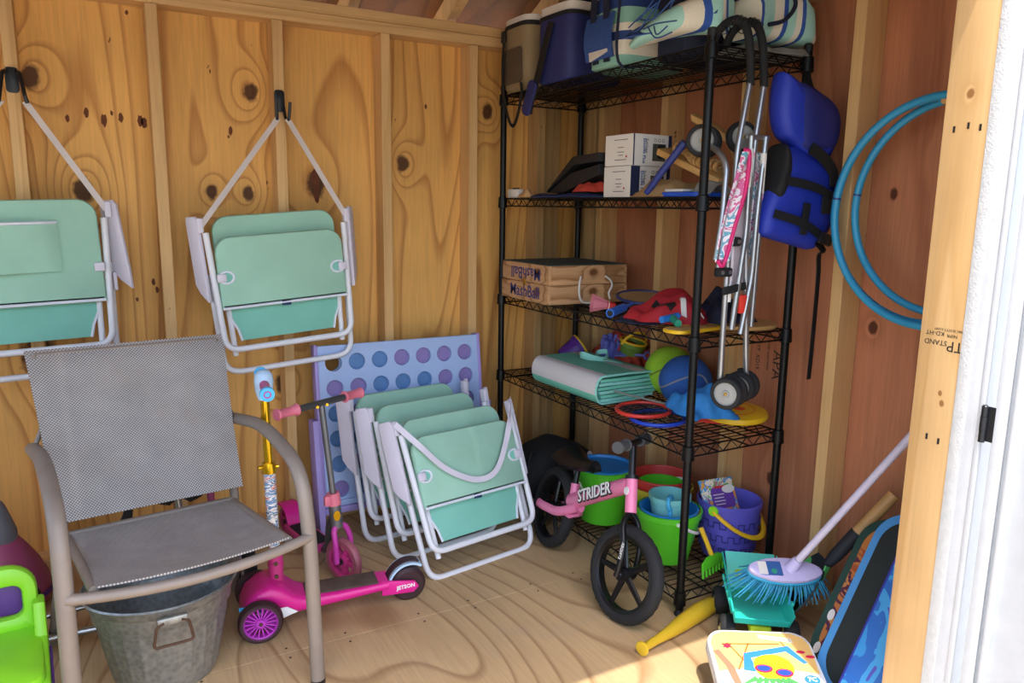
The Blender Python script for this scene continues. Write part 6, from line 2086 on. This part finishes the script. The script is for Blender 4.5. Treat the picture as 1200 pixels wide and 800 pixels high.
# ---- yellow bat on the floor
yb_ = MB()
P0, P1 = Vector((-0.655, -1.335, 0.0)), Vector((-0.305, -1.250, 0.0))
d_ = (P1 - P0).normalized()
L_ = (P1 - P0).length + 0.22
pr = [(s_ * 0.62, r_) for s_, r_ in [(0.0, 0.008), (0.003, 0.020), (0.012, 0.021), (0.018, 0.014), (0.03, 0.0115), (0.12, 0.0125), (0.22, 0.018), (0.32, 0.024), (0.44, 0.027), (0.56, 0.026), (0.59, 0.018), (0.595, 0.004)]]
yb_.tube([P0 + d_ * s_ + Vector((0, 0, max(r_ + 0.001, 0.0215 - 0.004 * min(1, s_ * 2)))) for s_, r_ in pr], [r_ for s_, r_ in pr], 20)
mat('bat_yellow', 'dcb62e', 0.35, var=0.05)
o = yb_.build('plastic_bat', 'bat_yellow', smooth=50)
tag(o, 'yellow plastic baseball bat lying on the plywood floor', 'bat')

# ---- teal dump truck
mat('truck_teal', '2fc4ae', 0.4, var=0.03)
mat('truck_lime', 'b8d832', 0.4)
mat('hub_cream', 'd8c88a', 0.5)
tkd = thing('toy_dump_truck', 'teal toy dump truck with black wheels under the broom head', 'toy truck', (-0.272, -1.388, 0), (0, 0, math.radians(-128)))
# local x points towards the camera side (tail), y to its left
tt_ = 0.004
def plate(b, q, th=0.005):
    q = [Vector(p) for p in q]
    n = (q[1] - q[0]).cross(q[3] - q[0]).normalized() * th
    b.add(q + [p + n for p in q], [(0, 1, 2, 3), (7, 6, 5, 4), (0, 4, 5, 1), (1, 5, 6, 2), (2, 6, 7, 3), (3, 7, 4, 0)])
b = MB()
plate(b, [(0.115, -0.075, 0.085), (0.115, 0.075, 0.085), (-0.09, 0.065, 0.085), (-0.09, -0.065, 0.085)])
plate(b, [(-0.09, -0.065, 0.085), (-0.09, 0.065, 0.085), (-0.155, 0.075, 0.175), (-0.155, -0.075, 0.175)])
plate(b, [(0.115, 0.075, 0.085), (0.135, 0.085, 0.130), (-0.155, 0.085, 0.172), (-0.09, 0.065, 0.085)])
plate(b, [(0.115, -0.075, 0.085), (-0.09, -0.065, 0.085), (-0.155, -0.085, 0.172), (0.135, -0.085, 0.130)])
plate(b, [(0.115, -0.075, 0.085), (0.118, -0.078, 0.102), (0.118, 0.078, 0.102), (0.115, 0.075, 0.085)])
bed = b.build('bed', 'truck_teal', tkd)
for s in (-1, 1):
    for k in range(4):
        MB().box((-0.06 + k * 0.045, s * 0.0825, 0.118), (0.014, 0.008, 0.05), rot=(s * -0.25, 0, 0), bev=0.002).build('bed_rib', 'truck_teal', bed)
MB().box((-0.01, 0, 0.062), (0.24, 0.06, 0.03), bev=0.006).build('chassis', 'truck_lime', tkd)
MB().box((-0.125, 0, 0.10), (0.05, 0.10, 0.07), bev=0.012).build('cab', 'truck_lime', tkd)
for x in (-0.09, 0.075):
    for s in (-1, 1):
        simple_wheel(tkd, (x, s * 0.088, 0.042), 0.042, 0.042, 'hub_cream', 'hub_cream', axis=(0, 1, 0), hr=0.6)

# ---- broom
mat('broom_lilac', 'c3b8dc', 0.45)
mat('broom_handle', 'cfc6d6', 0.4)
mat('bristle_blue', '3f9fc6', 0.55, var=0.2, vs_=60)
mat('broom_aqua', '3aa6cc', 0.45)
br = thing('broom', 'lilac push broom with blue bristles leaning towards the right wall', 'broom', (-0.250, -1.490, 0.245))
br.scale = (0.92, 0.92, 0.92)
hv = Vector((0.146, -0.206, 0.412)).normalized()
MB().tube([(0, 0, 0), tuple(hv * 0.78)], 0.0115, 14).build('handle', 'broom_handle', br)
hxv = Vector((0.155, -0.09, -0.005)).normalized()        # along the head
hnv = Vector((-0.25, -0.42, 0.87)).normalized()          # out of the top plate
hm = frame((-0.012, 0.006, -0.012), hxv, hnv.cross(hxv) if hnv.cross(hxv).z < 2 else hxv)
plate_o = MB(hm)
plate_o.prism([(0.105 * cos(a) * (1 if cos(a) > 0 else 1.15), 0.042 * sin(a) * (1.0 if abs(cos(a)) < 0.6 else 0.95)) for a in [2 * pi * k / 36 for k in range(36)]], 0.016, bev=0.004)
po_ = plate_o.build('head_plate', 'broom_lilac', br)
zs = 1 if hm.col[2].to_3d().dot(hnv) > 0 else -1
MB(hm).prism([(0.107 * cos(a) * (1 if cos(a) > 0 else 1.15), 0.044 * sin(a)) for a in [2 * pi * k / 36 for k in range(36)]], 0.010, TR(0, 0, -0.013 * zs), bev=0.003).build('head_edge', 'broom_aqua', br)
MB(hm).prism(rrect(0.07, 0.05, 0.002), 0.001, TR(-0.055, 0.0, 0.0085 * zs)).build('label_sticker', 'carton_blue', po_)
MB(hm).prism(rrect(0.026, 0.046, 0.002), 0.0012, TR(-0.078, 0.0, 0.0086 * zs)).build('label_white', 'carton_white', po_)
MB(hm).prism(circ(0.009, 16), 0.0014, TR(-0.045, -0.01, 0.0088 * zs)).build('label_dot', 'toy_green', po_)
MB().tube([tuple(hv * -0.012), tuple(hv * 0.03)], [0.021, 0.016], 16).build('socket', 'broom_lilac', br)
bb = MB()
rr = random.Random(2)
hx, hy, hz = hm.col[0].to_3d(), hm.col[1].to_3d(), hm.col[2].to_3d() * zs
o0 = hm.translation
for i in range(30):
    for j in range(7):
        u_, v_ = -0.112 + 0.212 * i / 29, -0.032 + 0.064 * j / 6
        if (u_ / 0.118) ** 2 + (v_ / 0.042) ** 2 > 1:
            continue
        p = o0 + hx * u_ + hy * v_ - hz * 0.016
        sp_ = hx * (u_ * 0.55 + rr.uniform(-0.01, 0.01)) + hy * (v_ * 0.9 + rr.uniform(-0.008, 0.008)) - hz * 0.075
        bb.tube([p, p + sp_ * 0.5 + hx * 0.002, p + sp_], [0.0028, 0.0024, 0.0014], 4, caps=False)
bo = bb.build('bristles', 'bristle_blue', br)
bo['kind'] = 'stuff'

# ---- shovel
m_, nt_, p_ = newmat('worn_shovel')
tc_ = nd(nt_, 'ShaderNodeTexCoord').outputs['Object']
f_ = nd(nt_, 'ShaderNodeMapRange', {'Value': noise(nt_, tc_, 16.0, 3, 0.5, 0.6), 'From Min': 0.57, 'From Max': 0.585}).outputs[0]
nt_.links.new(mixc(nt_, f_, lin('23262b'), lin('5cc86a')), p_.inputs['Base Color'])
p_.inputs['Roughness'].default_value = 0.7
_MC['worn_shovel'] = m_
svl = thing('shovel', 'digging shovel with chipped green paint and wooden handle behind the broom', 'shovel', (0, 0, 0))
T0, E0 = Vector((-0.215, -1.425, 0.018)), Vector((0.045, -1.62, 0.465))
ud = (E0 - T0).normalized()
bx = Vector((0.6, 0.75, 0)); bx = (bx - ud * bx.dot(ud)).normalized()
bn = ud.cross(bx)
if bn.z < 0:
    bn = -bn
b = MB()
def bf(u, v):
    w = 0.095 * (sin(pi * min(1, (u * 0.82 + 0.10))) ** 0.55)
    s_ = (v - 0.5) * 2
    return tuple(T0 + ud * (0.245 * u) + bx * (w * s_) + bn * (0.03 * s_ * s_ - 0.006 * sin(pi * u)) + bn * (0.012))
b.sheet(bf, 18, 12, 0.004)
b.build('blade', 'worn_shovel', svl, smooth=60)
SK = T0 + ud * 0.22 + bn * 0.02
b = MB()
b.tube([SK, SK + ud * 0.06, SK + ud * 0.15], [0.010, 0.019, 0.0205], 16)
b.build('socket', 'worn_shovel', svl)
b = MB()
b.tube([SK + ud * 0.14, SK + ud * 0.30], [0.0185, 0.0175], 16)
b.build('handle', 'pale_wood', svl)

# ---- body boards behind the door post
patches('board_flame', ['2a1a3a', 'b0552a', 'c87a3a', '5a2440', 'd08a48', '3a2a4a'], 9.0, 0.5, (1, 1, 1.3))
patches('board_blue', ['3f9ad8', '2f6fc0', '4aa8e0', '5a55b8'], 7.0, 0.5)
mat('board_dark', '232a26', 0.7, bump=0.3, bs=300)
mat('board_edge', '26453a', 0.7, bump=0.3, bs=300)
mat('rail_blue', '4f97cf', 0.6, var=0.06)
mat('board_indigo', '35359a', 0.55)
def body_board(label, o, u, w, L, W, th, top, core, rail, dots=False):
    t = thing('body_board', label, 'body board', o, (0, 0, 0), 'body boards behind the door post')
    u, w = Vector(u).normalized(), Vector(w)
    m = frame((0, 0, 0), u, w)
    w = m.col[1].to_3d()
    n = m.col[2].to_3d()
    s = 1 if n.dot(Vector((-1, -0.6, 0.3))) > 0 else -1
    out = [(q[0] + L / 2, q[1] + W / 2) for q in rrect(L, W, min(0.09, W * 0.45), 8)]
    ins = 0.022 if W > 0.2 else 0.008
    inn = [(q[0] + L / 2, q[1] + W / 2) for q in rrect(L - ins * 2, W - ins * 2, min(0.08, W * 0.4), 8)]
    MB(m).prism(out, th * 0.92, bev=0.008).build('rail', rail, t)
    MB(m).prism(inn, th * 0.30, TR(0, 0, s * th * 0.36), bev=0.003).build('face_skin', top, t)
    MB(m).prism(inn, th * 0.30, TR(0, 0, -s * th * 0.36), bev=0.005).build('back_skin', core, t)
    if dots:
        for (a, c) in ((0.06, 0.03), (0.10, 0.055), (0.155, 0.028), (0.16, 0.075), (0.08, 0.09)):
            MB(m).prism([(a + 0.016 * cos(k), c + 0.009 * sin(k)) for k in [2 * pi * i / 14 for i in range(14)]], 0.002, TR(0, 0, s * th * 0.515)).build('white_dot', 'carton_white', t)
    return t
U_ = (0.60, 0.06, 0.79)
body_board('dark edged body board with flame print, behind the blue railed one', (-0.318, -1.600, 0.025), U_, (0.12, -0.99, 0), 0.47, 0.29, 0.045, 'board_flame', 'board_edge', 'board_edge', True)
body_board('body board with light blue rail and black slick side', (-0.373, -1.668, 0.028), U_, (0.12, -0.99, 0), 0.52, 0.22, 0.05, 'board_dark', 'board_blue', 'rail_blue')
body_board('blue body board nearest the door post, mostly hidden by it', (-0.433, -1.775, 0.028), U_, (0.12, -0.99, 0), 0.52, 0.125, 0.05, 'board_blue', 'board_dark', 'board_indigo')

# ---- kickboard with a pineapple print
mat('kb_yellow', 'f0c070', 0.55)
mat('kb_white', 'eef0f2', 0.55)
mat('kb_core', 'd8d4c8', 0.7)
mat('pine_yellow', 'f2c818', 0.5)
mat('pine_leaf', '4f9a52', 0.5)
mat('glass_red', 'd8264a', 0.4)
mat('glass_blue', '2f4fb0', 0.3)
mat('print_blue', '2f7fd0', 0.5)
mat('print_orange', 'd86a2a', 0.5)
mat('print_brown', 'a8765a', 0.5)
kb = thing('kickboard', 'kickboard printed with a pineapple in sunglasses, half in the sun', 'kickboard', (0, 0, 0))
wv = Vector((0.225, -0.137, 0)).normalized()
lv_ = Vector((wv.y, -wv.x, 0))
if lv_.y > 0:
    lv_ = -lv_
lv_ = (lv_ + Vector((0, 0, -0.22))).normalized()
K0 = Vector((-0.435, -1.535, 0.112))
km = frame(K0, wv, -lv_)       # local y runs away from the viewer, origin at the middle of the far edge
KW, KL, KT = 0.275, 0.42, 0.034
out = [(q[0], q[1] - KL / 2) for q in rrect(KW, KL, 0.05, 8)]
MB(km).prism(out, KT * 0.5, TR(0, 0, -KT * 0.25), bev=0.004).build('core', 'kb_core', kb)
kn_ = 1 if km.col[2].z > 0 else -1
if kn_ < 0:
    km = km @ RY(pi)
fz_ = lambda z: TR(0, 0, z)
def kpr(name, outl, mt, z, t=0.0012):
    return MB(km).prism(outl, t, fz_(z)).build(name, mt, kb)
MB(km).prism([(q[0] * 0.985, q[1] * 0.995 - 0.001) for q in out], KT * 0.5, TR(0, 0, KT * 0.25 - 0.001), bev=0.005).build('printed_skin', 'kb_white', kb)
ztop = KT * 0.5 - 0.0004
sand = [q for q in out if q[1] > -0.13]
sand = sorted([(q[0] * 0.95, q[1] * 0.95 - 0.006) for q in sand], key=lambda q: atan2(q[1] + 0.07, q[0]))
kpr('sand_print', [(-0.125, -0.145), (0.0, -0.125), (0.125, -0.145), (0.128, -0.05), (0.118, -0.025), (0.09, -0.010), (-0.09, -0.010), (-0.118, -0.025), (-0.128, -0.05)], 'kb_yellow', ztop + 0.0004)
kpr('palm_trunk', [(-0.128, -0.08), (-0.112, -0.075), (-0.085, -0.13), (-0.075, -0.20), (-0.075, -0.27), (-0.092, -0.27), (-0.092, -0.20), (-0.105, -0.13)], 'print_brown', ztop + 0.0010)
kpr('chair_print', [(-0.062, -0.14), (-0.05, -0.085), (0.07, -0.055), (0.105, -0.11), (0.095, -0.115), (0.06, -0.075), (-0.035, -0.10), (-0.03, -0.145)], 'print_blue', ztop + 0.0010)
for a, c in (((-0.085, -0.05), (-0.04, -0.14)), ((-0.03, -0.05), (-0.075, -0.14)), ((-0.1, -0.055), (0.05, -0.05)), ((0.055, -0.04), (0.075, -0.09))):
    p0, p1 = Vector((*a, ztop + 0.001)), Vector((*c, ztop + 0.001))
    MB(km).ribbon([p0, p1], 0.004, 0.001, (1, 0.3, 0)).build('chair_line', 'print_orange', kb)
kpr('pineapple', [(0.015 + 0.05 * cos(a), -0.130 + 0.042 * sin(a)) for a in [2 * pi * k / 28 for k in range(28)]], 'pine_yellow', ztop + 0.0018)
for k in range(5):
    x = -0.015 + 0.015 * k
    MB(km).ribbon([Vector((x - 0.012, -0.158, ztop + 0.0026)), Vector((x + 0.018, -0.102, ztop + 0.0026))], 0.0014, 0.0006, (1, 0, 0)).build('pineapple_line', 'print_orange', kb)
for k in range(7):
    a = -pi / 2 + (k - 3) * 0.36
    c = Vector((0.0 + 0.012 * (k - 3), -0.166, 0))
    e = c + Vector((cos(a), sin(a), 0)) * 0.055
    s_ = Vector((-sin(a), cos(a), 0)) * 0.007
    kpr('pineapple_leaf', [tuple(c - s_)[:2], tuple(e)[:2], tuple(c + s_)[:2]], 'pine_leaf', ztop + 0.0016 + 0.0001 * k)
for s in (-1, 1):
    kpr('sunglass_rim', [(0.012 + s * 0.024 + 0.022 * cos(a), -0.142 + s * -0.006 + 0.013 * sin(a)) for a in [2 * pi * k / 18 for k in range(18)]], 'glass_red', ztop + 0.003)
    kpr('sunglass_lens', [(0.012 + s * 0.024 + 0.017 * cos(a), -0.142 + s * -0.006 + 0.009 * sin(a)) for a in [2 * pi * k / 18 for k in range(18)]], 'glass_blue', ztop + 0.0038)
kpr('crab_print', [(-0.088 + (0.014 if k % 2 else 0.007) * cos(2 * pi * k / 12), -0.062 + (0.010 if k % 2 else 0.006) * sin(2 * pi * k / 12)) for k in range(12)], 'glass_red', ztop + 0.0012)
for c in ((0.098, -0.075), (0.118, -0.09)):
    kpr('sandal_print', [(c[0] + 0.012 * cos(2 * pi * k / 12), c[1] + 0.005 * sin(2 * pi * k / 12)) for k in range(12)], 'glass_red', ztop + 0.0012)
kpr('badge', [(0.10 + 0.019 * cos(2 * pi * k / 20), -0.165 + 0.014 * sin(2 * pi * k / 20)) for k in range(20)], 'print_blue', ztop + 0.0012)
text('badge_text', '7C', 0.018, km @ TR(0.10, -0.165, ztop + 0.0022), 'print_white', kb, 0.0003, 0.0006)
kpr('notice_label', [(0.0, -0.018), (0.085, -0.03), (0.088, -0.044), (0.003, -0.032)], 'carton_white', ztop + 0.0012)
for k in range(3):
    MB(km).ribbon([Vector((0.006, -0.0225 - 0.004 * k, ztop + 0.0022)), Vector((0.082, -0.0332 - 0.004 * k, ztop + 0.0022))], 0.0014, 0.0004, (0, 1, 0)).build('notice_line', 'lock_grey', kb)

# ---- the door, folded back outside
dr = struct('door_1')
dm_ = frame((XJ + 0.004, YO - 0.074, 0.0), (0.12, -0.99, 0), (0, 0, 1))      # local x along the leaf, y up, z towards the opening
if dm_.col[2].x > 0:
    dm_ = dm_ @ TR(0, 0, 0)
dz_ = -1 if dm_.col[2].x > 0 else 1
MB(dm_).box((0.45, 0.93, -0.02 * dz_), (0.90, 1.90, 0.03), bev=0.002).build('door_leaf', 'white_paint', dr)
for x, w in ((0.012, 0.022), (0.036, 0.010)):
    MB(dm_).box((x, 0.93, 0.0 * dz_), (w, 1.90, 0.012), bev=0.002).build('door_batten', 'white_paint', dr)
hx0, hy0, hz0 = XJ - 0.006, YO - 0.060, 0.842
ho = MB().tube([(hx0, hy0, hz0 - 0.036), (hx0, hy0, hz0 - 0.013)], 0.0058, 12).build('hinge', 'hook_black', dr)
MB().tube([(hx0, hy0, hz0 - 0.0125), (hx0, hy0, hz0 + 0.014)], 0.0064, 12).build('hinge_knuckle', 'hook_black', ho)
MB().tube([(hx0, hy0, hz0 + 0.0145), (hx0, hy0, hz0 + 0.034), (hx0, hy0, hz0 + 0.037)], [0.0058, 0.0058, 0.003], 12).build('hinge_pin', 'hook_black', ho)
MB().box((hx0 + 0.005, hy0 - 0.008, hz0), (0.003, 0.02, 0.068)).build('hinge_leaf', 'hook_black', ho)
# ink stamp on the door post, upside down
jw = XJ - 0.0005
for body, sz, y, z in (('TP', 0.030, -2.236, 1.000), ('STAND', 0.0145, -2.196, 1.004), ('KD-HT', 0.0125, -2.193, 1.022), ('NSPR', 0.009, -2.228, 1.020), ('SABC SCOTT-1/15M', 0.007, -2.222, 1.031)):
    text('lumber_stamp', body, sz, frame((jw, y + 0.247, z - 0.022), (0, 1, 0), (0, 0, -1)), 'ink_black', wf, 0.0002)
for y, z in ((-2.185, 1.33), (-2.212, 1.335), (-2.235, 1.33), (-2.2, 0.72), (-2.225, 0.716)):
    MB().tube([(jw, y + 0.247, z + 0.06), (jw, y + 0.247, z + 0.072)], 0.0022, 6).build('staple_hole', 'dark_hole', wf)
